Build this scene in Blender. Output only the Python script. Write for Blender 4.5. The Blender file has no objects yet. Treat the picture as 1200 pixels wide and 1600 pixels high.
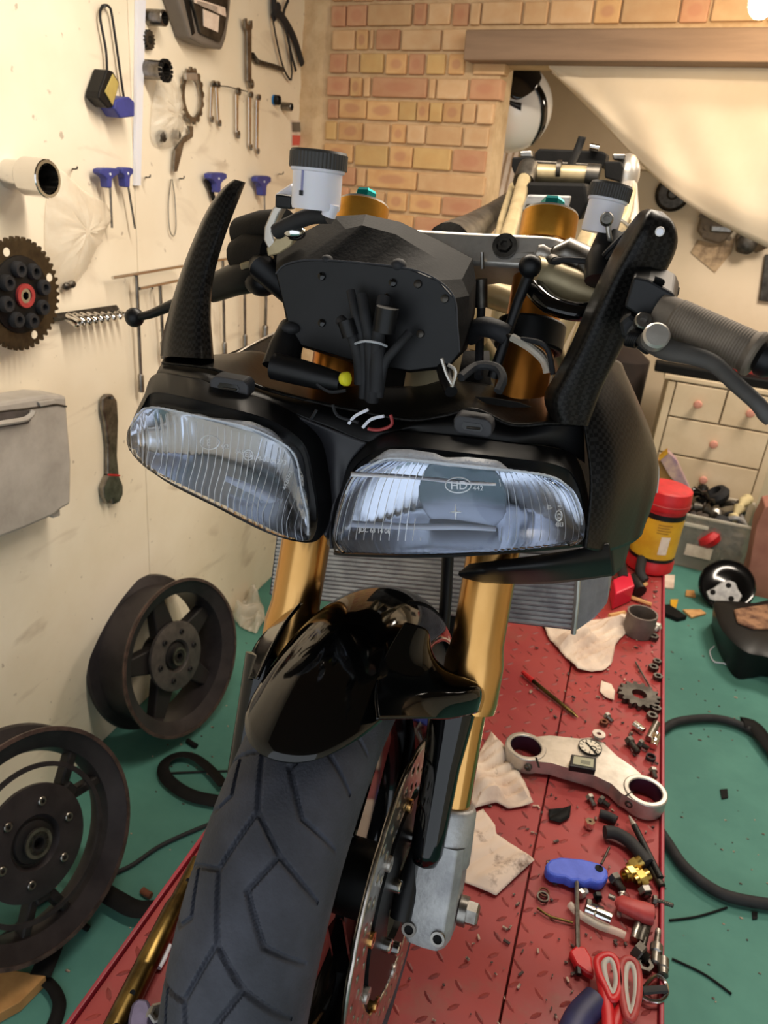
import bpy, bmesh, math, random
import numpy as np
from mathutils import Vector, Matrix
random.seed(7); rng = np.random.default_rng(7)
scene = bpy.context.scene
COL = scene.collection
pi = math.pi
# ------------------------------------------------------------------ camera
# perspective recovered from the photograph's vanishing points (1200 x 1600 px)
FPX = 1188.0
def unit(v):
    v = np.array(v, float); return v/np.linalg.norm(v)
_ry = unit([(1040-600)/FPX, -(302-800)/FPX, -1])
_dz = unit([(330-600)/FPX, -(3400-800)/FPX, -1])
_dz = unit(_dz-_ry*_dz.dot(_ry)); _rz = -_dz; _rx = np.cross(_ry, _rz)
RC = np.array([_rx, _ry, _rz]); CAM = np.array([0, 0, 1.65])
def ray(x, y): return RC@np.array([(x-600)/FPX, -(y-800)/FPX, -1.0])
def PD(x, y, d): return CAM+d*ray(x, y)
def PX(x, y, X): r = ray(x, y); return CAM+r*(X-CAM[0])/r[0]
def PY(x, y, Y): r = ray(x, y); return CAM+r*(Y-CAM[1])/r[1]
def PZ(x, y, Z): r = ray(x, y); return CAM+r*(Z-CAM[2])/r[2]
cam = bpy.data.cameras.new('camera'); camo = bpy.data.objects.new('camera', cam); COL.objects.link(camo)
M4 = Matrix([list(RC[i])+[CAM[i]] for i in range(3)]+[[0, 0, 0, 1]])
camo.matrix_world = M4
cam.sensor_fit = 'VERTICAL'; cam.sensor_height = 36; cam.sensor_width = 27; cam.lens = 36*FPX/1600
cam.clip_start = 0.02; cam.clip_end = 60
cam.dof.use_dof = True; cam.dof.focus_distance = 0.78; cam.dof.aperture_fstop = 11
scene.camera = camo
# ------------------------------------------------------------------ world, lights, exposure
w = bpy.data.worlds.new('world'); scene.world = w; w.use_nodes = True
bg = w.node_tree.nodes['Background']; bg.inputs[0].default_value = (0.86, 0.93, 1.0, 1); bg.inputs[1].default_value = 1.05
def area(name, loc, target, size, power, color, sizey=None):
    l = bpy.data.lights.new(name, 'AREA'); l.energy = power; l.color = color; l.size = size
    if sizey: l.shape = 'RECTANGLE'; l.size_y = sizey
    o = bpy.data.objects.new(name, l); COL.objects.link(o); o.location = loc
    o.rotation_euler = (Vector(target)-Vector(loc)).to_track_quat('-Z', 'Y').to_euler(); return o
WARM = (1.0, 0.88, 0.73)
area('ceiling_tube_light', (-0.15, 1.35, 2.32), (-0.15, 1.35, 0), 1.3, 21.5, WARM, 0.12)
area('ceiling_tube_light_rear', (0.75, 2.05, 2.32), (0.75, 2.05, 0), 1.0, 9, WARM, 0.12)
scene.view_settings.view_transform = 'Standard'; scene.view_settings.look = 'None'
scene.view_settings.gamma = 1; scene.view_settings.use_curve_mapping = False
scene.view_settings.exposure = 0.55
# ------------------------------------------------------------------ materials
def lin(c):
    return tuple(((v/255)/12.92 if v/255 <= .04045 else ((v/255+.055)/1.055)**2.4) for v in c[:3])+(1,)
MATS = {}
def mat(name, c, c2=None, scale=6, rough=.5, metal=0, bump=0, bscale=60, coat=0, trans=0, ior=1.45, emit=None, es=0,
        detail=5, lo=.4, hi=.65, rough2=None, weave=0, rnd=None, stretch=None, alpha=1, sss=0, spec=.5):
    if name in MATS: return MATS[name]
    m = bpy.data.materials.new(name); m.use_nodes = True; nt = m.node_tree; N = nt.nodes; L = nt.links
    b = N['Principled BSDF']; b.inputs['Specular IOR Level'].default_value = spec
    b.inputs['Base Color'].default_value = lin(c); b.inputs['Roughness'].default_value = rough; b.inputs['Metallic'].default_value = metal
    b.inputs['Coat Weight'].default_value = coat; b.inputs['Coat Roughness'].default_value = .05
    b.inputs['Transmission Weight'].default_value = trans; b.inputs['IOR'].default_value = ior; b.inputs['Alpha'].default_value = alpha
    if sss: b.inputs['Subsurface Weight'].default_value = sss; b.inputs['Subsurface Radius'].default_value = (.02, .015, .01)
    if emit: b.inputs['Emission Color'].default_value = lin(emit); b.inputs['Emission Strength'].default_value = es
    tc = N.new('ShaderNodeTexCoord'); src = tc.outputs['Object']
    if stretch:
        mp = N.new('ShaderNodeMapping'); mp.inputs['Scale'].default_value = stretch; L.new(src, mp.inputs[0]); src = mp.outputs[0]
    if c2 is not None:
        n = N.new('ShaderNodeTexNoise'); n.inputs['Scale'].default_value = scale; n.inputs['Detail'].default_value = detail
        n.inputs['Roughness'].default_value = .62
        L.new(src, n.inputs['Vector'])
        r = N.new('ShaderNodeValToRGB'); r.color_ramp.elements[0].position = lo; r.color_ramp.elements[1].position = hi
        r.color_ramp.elements[0].color = lin(c); r.color_ramp.elements[1].color = lin(c2)
        L.new(n.outputs[0], r.inputs[0]); col = r.outputs[0]
        if rnd:
            oi = N.new('ShaderNodeObjectInfo'); hs = N.new('ShaderNodeHueSaturation')
            mr = N.new('ShaderNodeMapRange'); mr.inputs[3].default_value = 1-rnd; mr.inputs[4].default_value = 1+rnd
            L.new(oi.outputs['Random'], mr.inputs[0]); L.new(mr.outputs[0], hs.inputs['Value']); L.new(col, hs.inputs['Color']); col = hs.outputs[0]
        L.new(col, b.inputs['Base Color'])
        if rough2 is not None:
            mr = N.new('ShaderNodeMapRange'); mr.inputs[1].default_value = lo; mr.inputs[2].default_value = hi
            mr.inputs[3].default_value = rough; mr.inputs[4].default_value = rough2
            L.new(n.outputs[0], mr.inputs[0]); L.new(mr.outputs[0], b.inputs['Roughness'])
    if weave:
        ck = N.new('ShaderNodeTexChecker'); ck.inputs['Scale'].default_value = weave
        ck.inputs[1].default_value = lin(c); ck.inputs[2].default_value = lin(tuple(min(255, v*1.5+9) for v in c))
        mp = N.new('ShaderNodeMapping'); mp.inputs['Rotation'].default_value = (.5, .35, .78); L.new(tc.outputs['Object'], mp.inputs[0])
        L.new(mp.outputs[0], ck.inputs[0]); L.new(ck.outputs[0], b.inputs['Base Color'])
        bp = N.new('ShaderNodeBump'); bp.inputs['Strength'].default_value = .12; bp.inputs['Distance'].default_value = .001
        L.new(ck.outputs[1], bp.inputs['Height']); L.new(bp.outputs[0], b.inputs['Normal'])
    if bump:
        n2 = N.new('ShaderNodeTexNoise'); n2.inputs['Scale'].default_value = bscale; n2.inputs['Detail'].default_value = 6
        L.new(src, n2.inputs['Vector'])
        bp = N.new('ShaderNodeBump'); bp.inputs['Strength'].default_value = bump; bp.inputs['Distance'].default_value = .004
        L.new(n2.outputs[0], bp.inputs['Height']); L.new(bp.outputs[0], b.inputs['Normal'])
    MATS[name] = m; return m
G = lambda n: MATS[n]
mat('black_gloss', (6, 6, 7), rough=.07)
mat('black_satin', (12, 12, 13), (17, 17, 19), 40, rough=.42, spec=.32)
mat('black_matt', (15, 15, 15), (21, 20, 20), 30, rough=.66, spec=.16, bump=.1, bscale=300)
mat('black_rubber', (24, 24, 26), (34, 34, 37), 25, rough=.72, bump=.12, bscale=250)
mat('tyre_rubber', (44, 46, 54), (60, 62, 72), 18, rough=.66, bump=.18, bscale=420)
mat('carbon', (15, 14, 13), rough=.3, weave=260, spec=.4, ior=1.25)
mat('carbon_worn', (22, 20, 18), (62, 55, 47), 30, rough=.3, rough2=.55, lo=.5, hi=.75)
mat('gold', (206, 158, 96), (196, 148, 86), 30, rough=.24, metal=1, stretch=(1, 1, .05))
mat('gold_copper', (196, 126, 52), (184, 112, 42), 30, rough=.3, metal=.9, stretch=(1, 1, .05))
mat('gold_cap', (206, 148, 58), (190, 132, 46), 40, rough=.34, metal=.85)
mat('teal_anodised', (30, 150, 150), rough=.3, metal=.8)
mat('alloy', (196, 190, 182), (164, 158, 150), 18, rough=.36, metal=.75, bump=.05, bscale=200)
mat('alloy_cast', (176, 176, 176), (140, 140, 142), 25, rough=.5, metal=.6, bump=.15, bscale=260)
mat('chrome', (215, 213, 210), rough=.1, metal=1)
mat('steel', (150, 146, 140), (105, 100, 94), 30, rough=.35, metal=1)
mat('steel_dark', (92, 88, 82), (58, 54, 50), 30, rough=.45, metal=.9)
mat('bronze_paint', (172, 156, 122), (152, 136, 104), 20, rough=.42, metal=.35)
mat('white_plastic', (226, 228, 238), rough=.4, sss=.2)
mat('resin_milky', (232, 230, 238), rough=.35, trans=.2, sss=.35)
mat('tab_plastic', (52, 52, 55), rough=.6)
mat('lens_glass', (235, 240, 248), rough=.02, trans=1, ior=1.25)
mat('reflector', (226, 228, 234), rough=.22, metal=1)
mat('lens_mark', (205, 208, 214), rough=.35, metal=.3)
mat('blue_plastic', (60, 66, 142), (52, 58, 122), 30, rough=.45)
mat('blue_bright', (72, 96, 205), (60, 84, 190), 40, rough=.5, bump=.1, bscale=300)
mat('red_plastic', (196, 30, 36), (176, 26, 32), 30, rough=.4)
mat('red_faded', (168, 60, 58), (140, 46, 46), 30, rough=.5)
mat('stanchion_gold', (196, 150, 90), rough=.14, metal=1)
mat('lever_grey', (70, 67, 64), (60, 58, 56), 40, rough=.5)
mat('grip_rubber', (116, 104, 90), (100, 89, 77), 50, rough=.75)
mat('clear_bag', (238, 230, 214), (226, 214, 194), 14, rough=.3, alpha=.42, bump=.5, bscale=22)
mat('clear_box', (220, 216, 206), rough=.2, trans=.82, ior=1.1)
mat('paper_rag', (226, 208, 190), (200, 176, 158), 9, rough=.9, bump=.3, bscale=40)
mat('paper_dirty', (214, 194, 178), (92, 70, 62), 30, rough=.95, lo=.56, hi=.74)
mat('brass', (196, 168, 96), (160, 130, 66), 30, rough=.3, metal=1)
mat('brass_old', (104, 86, 48), (66, 54, 30), 22, rough=.3, metal=1, stretch=(1, 1, 1))
mat('rust', (120, 66, 40), (70, 42, 32), 30, rough=.8)
mat('wood_pale', (206, 160, 104), (180, 130, 80), 30, rough=.7)
mat('card_brown', (178, 132, 78), (160, 116, 66), 20, rough=.85)
# ------------------------------------------------------------------ mesh builder
def orient(axis):
    z = Vector(axis).normalized(); t = Vector((0, 0, 1)) if abs(z.z) < .9 else Vector((0, 1, 0))
    x = t.cross(z).normalized(); y = z.cross(x); return np.array([x, y, z]).T
def cr(pts, n, closed=False):
    """Catmull-Rom through the points, n samples"""
    p = np.array(pts, float); k = len(p)
    if closed: idx = lambda i: i % k; segs = k
    else: idx = lambda i: min(max(i, 0), k-1); segs = k-1
    if closed: d = np.linalg.norm(np.roll(p, -1, 0)-p, axis=1)
    else: d = np.linalg.norm(p[1:]-p[:-1], axis=1)
    cum = np.concatenate([[0], np.cumsum(d)]); out = []
    for s in np.linspace(0, cum[-1], n, endpoint=not closed):
        i = min(int(np.searchsorted(cum, s, 'right'))-1, segs-1); t = (s-cum[i])/(d[i] if d[i] > 1e-12 else 1)
        a, b, c, e = p[idx(i-1)], p[idx(i)], p[idx(i+1)], p[idx(i+2)]
        out.append(.5*((2*b)+(c-a)*t+(2*a-5*b+4*c-e)*t*t+(3*b-a-3*c+e)*t**3))
    return np.array(out)
def poly(pts, n, closed=False):
    """n samples by arc length along straight segments"""
    p = np.array(pts, float)
    if closed: p = np.vstack([p, p[:1]])
    d = np.linalg.norm(p[1:]-p[:-1], axis=1); cum = np.concatenate([[0], np.cumsum(d)])
    s = np.linspace(0, cum[-1], n, endpoint=not closed)
    return np.array([np.interp(s, cum, p[:, k]) for k in range(p.shape[1])]).T
class MB:
    def __init__(s): s.v = []; s.f = []; s.mi = []; s.cm = 0
    def add(s, v, f):
        o = len(s.v); s.v.extend([tuple(map(float, q)) for q in v]); s.f.extend([tuple(i+o for i in q) for q in f]); s.mi.extend([s.cm]*len(f)); return s
    def tube(s, path, r, seg=10, caps=True, closed=False, flat=1.0, up=None):
        p = [np.array(q, float) for q in path]; n = len(p); rs = [r]*n if np.isscalar(r) else list(r)
        vs = []; x = None
        for i in range(n):
            if closed: t = p[(i+1) % n]-p[i-1]
            else: t = p[min(i+1, n-1)]-p[max(i-1, 0)]
            t = unit(t)
            if x is None:
                u0 = np.array(up, float) if up is not None else (np.array([0, 0, 1.]) if abs(t[2]) < .9 else np.array([0, 1., 0]))
                x = np.cross(u0, t)
            x = x-t*x.dot(t); x = unit(x); y = np.cross(t, x)
            for k in range(seg):
                a = 2*pi*k/seg; vs.append(p[i]+rs[i]*(math.cos(a)*x+flat*math.sin(a)*y))
        fs = []
        for i in range(n if closed else n-1):
            j = (i+1) % n
            for k in range(seg): fs.append((i*seg+k, i*seg+(k+1) % seg, j*seg+(k+1) % seg, j*seg+k))
        if caps and not closed: fs.append(tuple(range(seg-1, -1, -1))); fs.append(tuple((n-1)*seg+k for k in range(seg)))
        return s.add(vs, fs)
    def lathe(s, prof, o, axis, seg=24, arc=2*pi, xdir=None, caps=True):
        B = orient(axis); o = np.array(o, float)
        if xdir is not None:
            z = B[:, 2]; x = np.array(xdir, float); x = unit(x-z*x.dot(z)); B = np.array([x, np.cross(z, x), z]).T
        full = abs(arc-2*pi) < 1e-6; ns = seg if full else seg+1; vs = []; fs = []
        for r, t in prof:
            for k in range(ns):
                a = arc*k/seg; vs.append(o+B@np.array([r*math.cos(a), r*math.sin(a), t]))
        for i in range(len(prof)-1):
            for k in range(seg):
                k2 = (k+1) % ns; fs.append((i*ns+k, i*ns+k2, (i+1)*ns+k2, (i+1)*ns+k))
        if full and caps:
            if prof[0][0] > 1e-6: fs.append(tuple(range(ns-1, -1, -1)))
            if prof[-1][0] > 1e-6: fs.append(tuple((len(prof)-1)*ns+k for k in range(ns)))
        return s.add(vs, fs)
    def ring(s, ro, ri, h, o, axis, seg=28):
        return s.lathe_closed([(ri, 0), (ro, 0), (ro, h), (ri, h)], o, axis, seg)
    def lathe_closed(s, prof, o, axis, seg=28):
        B = orient(axis); o = np.array(o, float); m = len(prof); vs = []; fs = []
        for r, t in prof:
            for k in range(seg):
                a = 2*pi*k/seg; vs.append(o+B@np.array([r*math.cos(a), r*math.sin(a), t]))
        for i in range(m):
            j = (i+1) % m
            for k in range(seg): fs.append((i*seg+k, i*seg+(k+1) % seg, j*seg+(k+1) % seg, j*seg+k))
        return s.add(vs, fs)
    def cyl(s, a, b, r, r2=None, seg=16): return s.tube([a, b], [r, r if r2 is None else r2], seg)
    def box(s, c, size, B=None):
        B = np.eye(3) if B is None else np.array(B); h = np.array(size)/2; c = np.array(c, float)
        vs = [c+B@(h*np.array([x, y, z])) for x in (-1, 1) for y in (-1, 1) for z in (-1, 1)]
        return s.add(vs, [(0, 1, 3, 2), (4, 6, 7, 5), (0, 4, 5, 1), (2, 3, 7, 6), (0, 2, 6, 4), (1, 5, 7, 3)])
    def prism(s, outline, vec):
        p = [np.array(q, float) for q in outline]; n = len(p); v = np.array(vec, float)
        return s.add(p+[q+v for q in p], [tuple(range(n-1, -1, -1)), tuple(range(n, 2*n))]+[(i, (i+1) % n, n+(i+1) % n, n+i) for i in range(n)])
    def grid(s, g, cu=False, cv=False):
        g = np.array(g); nu, nv = g.shape[:2]; fs = []
        for i in range(nu if cu else nu-1):
            for j in range(nv if cv else nv-1):
                fs.append((i*nv+j, i*nv+(j+1) % nv, ((i+1) % nu)*nv+(j+1) % nv, ((i+1) % nu)*nv+j))
        return s.add(g.reshape(-1, 3), fs)
    def ball(s, c, r, seg=14, rings=8, B=None):
        r = np.array([r]*3 if np.isscalar(r) else r); B = np.eye(3) if B is None else B; c = np.array(c, float); vs = [c+B@(r*np.array([0, 0, -1]))]; fs = []
        for i in range(1, rings):
            a = -pi/2+pi*i/rings
            for k in range(seg): vs.append(c+B@(r*np.array([math.cos(a)*math.cos(2*pi*k/seg), math.cos(a)*math.sin(2*pi*k/seg), math.sin(a)])))
        vs.append(c+B@(r*np.array([0, 0, 1])))
        for k in range(seg): fs.append((0, 1+(k+1) % seg, 1+k))
        for i in range(rings-2):
            for k in range(seg): fs.append((1+i*seg+k, 1+i*seg+(k+1) % seg, 1+(i+1)*seg+(k+1) % seg, 1+(i+1)*seg+k))
        l = 1+(rings-2)*seg
        for k in range(seg): fs.append((l+k, l+(k+1) % seg, len(vs)-1))
        return s.add(vs, fs)
    def hexbolt(s, o, axis, r, h, socket=True):
        s.lathe([(r*1.35, 0), (r*1.35, h*.15)], o, axis, 14); s.lathe([(r, h*.15), (r, h*.9), (r*.85, h)], o, axis, 6)
        return s
    def capbolt(s, o, axis, r, h):
        return s.lathe([(r, 0), (r, h*.85), (r*.85, h), (r*.5, h), (r*.5, h*.3), (0, h*.3)], o, axis, 12)
ORG = {}
def link(name, mesh_or_none, loc):
    o = bpy.data.objects.new(name, mesh_or_none); COL.objects.link(o); o.location = loc; return o
def tmesh(mb, name, mats, org, angle):
    me = bpy.data.meshes.new(name); org = np.array(org, float)
    v = np.array(mb.v)-org
    me.from_pydata(v.tolist(), [], mb.f); me.validate()
    bm = bmesh.new(); bm.from_mesh(me); bmesh.ops.recalc_face_normals(bm, faces=bm.faces); bm.to_mesh(me); bm.free()
    for m in (mats if isinstance(mats, (list, tuple)) else [mats]): me.materials.append(MATS[m] if isinstance(m, str) else m)
    if isinstance(mats, (list, tuple)) and len(mb.mi) == len(me.polygons): me.polygons.foreach_set('material_index', mb.mi)
    if angle: me.shade_smooth(); me.set_sharp_from_angle(angle=math.radians(angle))
    return me
def mods(o, bevel, solid, sub, off):
    if sub: m = o.modifiers.new('sub', 'SUBSURF'); m.levels = sub; m.render_levels = sub
    if solid: m = o.modifiers.new('solid', 'SOLIDIFY'); m.thickness = solid; m.offset = off
    if bevel:
        m = o.modifiers.new('bevel', 'BEVEL'); m.width = bevel; m.segments = 2; m.limit_method = 'ANGLE'; m.angle_limit = .6
def thing(name, label, cat, loc, group=None):
    o = link(name, None, loc); o.empty_display_size = .05; o['label'] = label; o['category'] = cat
    if group: o['group'] = group
    ORG[o] = np.array(loc, float); return o
def part(name, mb, m, parent, angle=40, bevel=0, solid=0, sub=0, off=-1, label=None, kind=None):
    org = ORG[parent]; me = tmesh(mb, name, m, org, angle); o = link(name, me, (0, 0, 0)); o.parent = parent; ORG[o] = org
    mods(o, bevel, solid, sub, off)
    if label: o['label'] = label
    if kind: o['kind'] = kind
    return o
def single(name, mb, m, label, cat, group=None, angle=40, bevel=0, solid=0, sub=0, off=-1, kind=None):
    v = np.array(mb.v); org = np.array([(v[:, 0].min()+v[:, 0].max())/2, (v[:, 1].min()+v[:, 1].max())/2, v[:, 2].min()])
    o = link(name, tmesh(mb, name, m, org, angle), org); ORG[o] = org; mods(o, bevel, solid, sub, off)
    if label: o['label'] = label
    if cat: o['category'] = cat
    if group: o['group'] = group
    if kind: o['kind'] = kind
    return o
def structure(name, mb, m, angle=0, bevel=0, parent=None):
    if parent: return part(name, mb, m, parent, angle, bevel)
    o = link(name, tmesh(mb, name, m, (0, 0, 0), angle), (0, 0, 0)); o['kind'] = 'structure'; ORG[o] = np.zeros(3); mods(o, bevel, 0, 0, -1); return o
def pix_patch(rows, nu, nv, straight=False):
    """rows of (px, py, Y) control points of equal count -> smooth grid of world points"""
    f = poly if straight else cr
    a = [cr(r, nv) if len(r) > 2 else poly(r, nv) for r in rows]
    g = np.array([(cr if len(rows) > 2 else poly)([a[i][j] for i in range(len(rows))], nu) for j in range(nv)])
    return np.array([[PY(*g[j, i]) for j in range(nv)] for i in range(nu)])
# ================================================================== the room
XL, YB, LZ = -1.238, 2.69, 0.65        # left wall, brick wall, lift deck height
YF = 4.62                              # end wall of the room behind the opening
mat('wall_paint', (240, 229, 208), (231, 218, 194), 2.2, rough=.75, bump=.12, bscale=9)
m = MATS['wall_paint']; nt = m.node_tree; N = nt.nodes; L = nt.links   # scuffs and dirt on the painted wall
b = N['Principled BSDF']; base = b.inputs['Base Color'].links[0].from_socket
tc = N.new('ShaderNodeTexCoord'); mp = N.new('ShaderNodeMapping'); mp.inputs['Scale'].default_value = (1, .8, 2.2); mp.inputs['Rotation'].default_value = (.7, 0, 0)
L.new(tc.outputs['Object'], mp.inputs[0])
n = N.new('ShaderNodeTexNoise'); n.inputs['Scale'].default_value = 3.4; n.inputs['Detail'].default_value = 9; n.inputs['Distortion'].default_value = 1.4; L.new(mp.outputs[0], n.inputs[0])
r = N.new('ShaderNodeValToRGB'); r.color_ramp.elements[0].position = .60; r.color_ramp.elements[1].position = .80
r.color_ramp.elements[0].color = (0, 0, 0, 1); r.color_ramp.elements[1].color = (.6, .6, .6, 1); L.new(n.outputs[0], r.inputs[0])
mx = N.new('ShaderNodeMix'); mx.data_type = 'RGBA'; L.new(r.outputs[0], mx.inputs[0]); L.new(base, mx.inputs[6]); mx.inputs[7].default_value = lin((150, 124, 100))
n3 = N.new('ShaderNodeTexNoise'); n3.inputs['Scale'].default_value = 38; n3.inputs['Detail'].default_value = 2; L.new(tc.outputs['Object'], n3.inputs[0])
r3 = N.new('ShaderNodeValToRGB'); r3.color_ramp.elements[0].position = .70; r3.color_ramp.elements[1].position = .76; r3.color_ramp.elements[0].color = (0, 0, 0, 1); r3.color_ramp.elements[1].color = (.5, .5, .5, 1); L.new(n3.outputs[0], r3.inputs[0])
mx2 = N.new('ShaderNodeMix'); mx2.data_type = 'RGBA'; L.new(r3.outputs[0], mx2.inputs[0]); L.new(mx.outputs[2], mx2.inputs[6]); mx2.inputs[7].default_value = lin((120, 98, 80))
L.new(mx2.outputs[2], b.inputs['Base Color'])
mat('floor_green', (66, 118, 108), (78, 132, 120), 3, rough=.72, bump=.1, bscale=120)
mat('plaster_far', (226, 208, 182), (216, 198, 170), 2, rough=.8)
mat('board_brown', (184, 162, 134), (172, 150, 122), 2, rough=.7)
mat('ceiling_paint', (92, 78, 62), rough=.8)
mat('mortar', (208, 180, 142), (190, 160, 122), 18, rough=.95, bump=.6, bscale=40)
mat('lintel_wood', (142, 116, 94), (126, 102, 82), 6, rough=.7, stretch=(.4, 4, 4), bump=.1, bscale=30)
structure('floor', MB().box((.6, 1.6, -.05), (3.9, 7.0, .1)), 'floor_green')
structure('ceiling', MB().box((.6, 1.0, 2.46), (3.9, 4.0, .1)), 'ceiling_paint')
# left wall: painted boards with a joint where the photo shows one
wl = structure('wall_left', MB().box((XL-.06, 1.0, 1.2), (.1, 4.0, 2.4)), 'wall_paint')
ys = [-1.0, PX(229, 760, XL)[1], YB]
for i in range(2):
    bmb = MB().box((XL-.005, (ys[i]+ys[i+1])/2, 1.2), (.01, ys[i+1]-ys[i]-.003, 2.4)); part('wall_board', bmb, 'wall_paint', wl, 0, .002)
structure('wall_right', MB().box((2.5, 1.0, 1.2), (.1, 4.0, 2.4)), 'wall_paint')
# back wall: core slabs around the opening, single bricks in front; the old wall stands a little askew
WO = np.array([XL, YB, 0]); _cy, _sy = math.cos(math.radians(-7)), math.sin(math.radians(-7)); _cr, _sr = math.cos(math.radians(1.8)), math.sin(math.radians(1.8))
WU = np.array([_cy*_cr, _sy*_cr, _sr]); WN = np.array([-_sy, _cy, 0]); WW = np.cross(WU, WN)   # along, into, up
WM = Matrix([[WU[i], WN[i], WW[i], WO[i]] for i in range(3)]+[[0, 0, 0, 1]])
def PB(px, py, off=0):                       # pixel -> wall coordinates (along, off, up)
    r = ray(px, py); o = WO+WN*off; d = np.dot(o-CAM, WN)/np.dot(r, WN); q = CAM+r*d-WO
    return np.array([q.dot(WU), off, q.dot(WW)])
def wall_world(p): return WO+WU*p[0]+WN*p[1]+WW*p[2]
xo = PB(781, 110)[0]; zl0 = PB(900, 101)[2]; zl1 = PB(900, 52)[2]
core = MB().box((xo/2, .07, 1.2), (xo, .12, 2.45)); core.box(((xo+3.75)/2, .07, (zl0+2.4)/2), (3.75-xo, .12, 2.4-zl0))
core.box((3.25, .07, zl0/2), (1.0, .12, zl0))
wb = structure('wall_back', core, 'mortar'); wb.matrix_world = WM
def brick_mat(name, c1, c2, core_c, amt):
    m = bpy.data.materials.new(name); m.use_nodes = True; nt = m.node_tree; N = nt.nodes; L = nt.links; b = N['Principled BSDF']; b.inputs['Roughness'].default_value = .92
    tc = N.new('ShaderNodeTexCoord'); oi = N.new('ShaderNodeObjectInfo')
    ad = N.new('ShaderNodeVectorMath'); ad.operation = 'ADD'; L.new(tc.outputs['Object'], ad.inputs[0])
    sc = N.new('ShaderNodeVectorMath'); sc.operation = 'SCALE'; L.new(oi.outputs['Location'], sc.inputs[0]); sc.inputs['Scale'].default_value = 7; L.new(sc.outputs[0], ad.inputs[1])
    n = N.new('ShaderNodeTexNoise'); n.inputs['Scale'].default_value = 22; n.inputs['Detail'].default_value = 6; L.new(ad.outputs[0], n.inputs[0])
    r = N.new('ShaderNodeValToRGB'); r.color_ramp.elements[0].color = lin(c1); r.color_ramp.elements[1].color = lin(c2); r.color_ramp.elements[0].position = .35; r.color_ramp.elements[1].position = .66; L.new(n.outputs[0], r.inputs[0])
    # burnt heart of the brick
    gx = N.new('ShaderNodeVectorMath'); gx.operation = 'SUBTRACT'; L.new(tc.outputs['Generated'], gx.inputs[0]); gx.inputs[1].default_value = (.5, .5, .5)
    ml = N.new('ShaderNodeVectorMath'); ml.operation = 'MULTIPLY'; L.new(gx.outputs[0], ml.inputs[0]); ml.inputs[1].default_value = (1.9, 0, 2.0)
    ln = N.new('ShaderNodeVectorMath'); ln.operation = 'LENGTH'; L.new(ml.outputs[0], ln.inputs[0])
    jt = N.new('ShaderNodeMath'); jt.operation = 'MULTIPLY_ADD'; L.new(n.outputs[0], jt.inputs[0]); jt.inputs[1].default_value = .7; L.new(ln.outputs['Value'], jt.inputs[2])
    r2 = N.new('ShaderNodeValToRGB'); r2.color_ramp.elements[0].position = .72; r2.color_ramp.elements[1].position = 1.12; r2.color_ramp.elements[0].color = (amt, amt, amt, 1); r2.color_ramp.elements[1].color = (0, 0, 0, 1); L.new(jt.outputs[0], r2.inputs[0])
    mx = N.new('ShaderNodeMix'); mx.data_type = 'RGBA'; L.new(r2.outputs[0], mx.inputs[0]); L.new(r.outputs[0], mx.inputs[6]); mx.inputs[7].default_value = lin(core_c)
    hs = N.new('ShaderNodeHueSaturation'); mr = N.new('ShaderNodeMapRange'); mr.inputs[3].default_value = .88; mr.inputs[4].default_value = 1.1; L.new(oi.outputs['Random'], mr.inputs[0]); L.new(mr.outputs[0], hs.inputs['Value']); L.new(mx.outputs[2], hs.inputs['Color'])
    L.new(hs.outputs[0], b.inputs['Base Color'])
    bp = N.new('ShaderNodeBump'); bp.inputs['Strength'].default_value = .5; bp.inputs['Distance'].default_value = .004; L.new(n.outputs[0], bp.inputs['Height']); L.new(bp.outputs[0], b.inputs['Normal'])
    MATS[name] = m
brick_mat('brick_red', (196, 150, 116), (188, 138, 104), (184, 126, 98), .6)
brick_mat('brick_tan', (208, 172, 130), (200, 160, 118), (202, 158, 116), .3)
brick_mat('brick_yellow', (208, 174, 118), (200, 162, 108), (206, 156, 96), .2)
brick_mat('brick_pale', (216, 182, 142), (208, 168, 126), (204, 156, 112), .3)
brick_mat('brick_burnt', (212, 172, 122), (202, 156, 108), (186, 134, 102), .7)
# courses as the photograph shows them: right edges of the bricks in crop pixels (x = 460 + v/3.53) and a colour letter
K = {'R': 'brick_red', 'T': 'brick_tan', 'Y': 'brick_yellow', 'P': 'brick_pale', 'M': 'brick_burnt'}
courses = [
 ('185', '270R 390R 630T 712R 832P 925R 980P 1180P 1300T 1500P 1620M 1860T 1980R 2200T 2320P 2560T'),
 ('190', '330T 400M 435T 580R 795P 965P', ),
 ('185', '285R 355T 500Y 625M 718R 832Y 930M 960P 1130T'),
 ('172', '305R 385M 430T 745R 785T 955P 1125R'),
 ('180', '250R 412M 590M 690Y 760M 830Y 930M 1010T 1095P'),
 ('165', '240Y 400M 550T 645M 750P 945T 1090P'),
 ('160', '350M 555Y 690M 900Y 1085R'),
 ('150', '370R 430T 725M 1090T'),
 ('150', '330R 550T 680M 870M 1080R'),
 ('150', '400T 720M 1080R'),
 ('150', '300R 520T 760M 1080T')]
zc = [PB(620, y0)[2] for y0 in (3, 43, 81, 118, 155, 191, 226, 264, 298, 333, 369, 405)]
top_row = '300M 420T 640R 760P 980T 1100M 1320P 1440R 1660T 1780Y 2000M 2120T 2340P 2560M'
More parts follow.
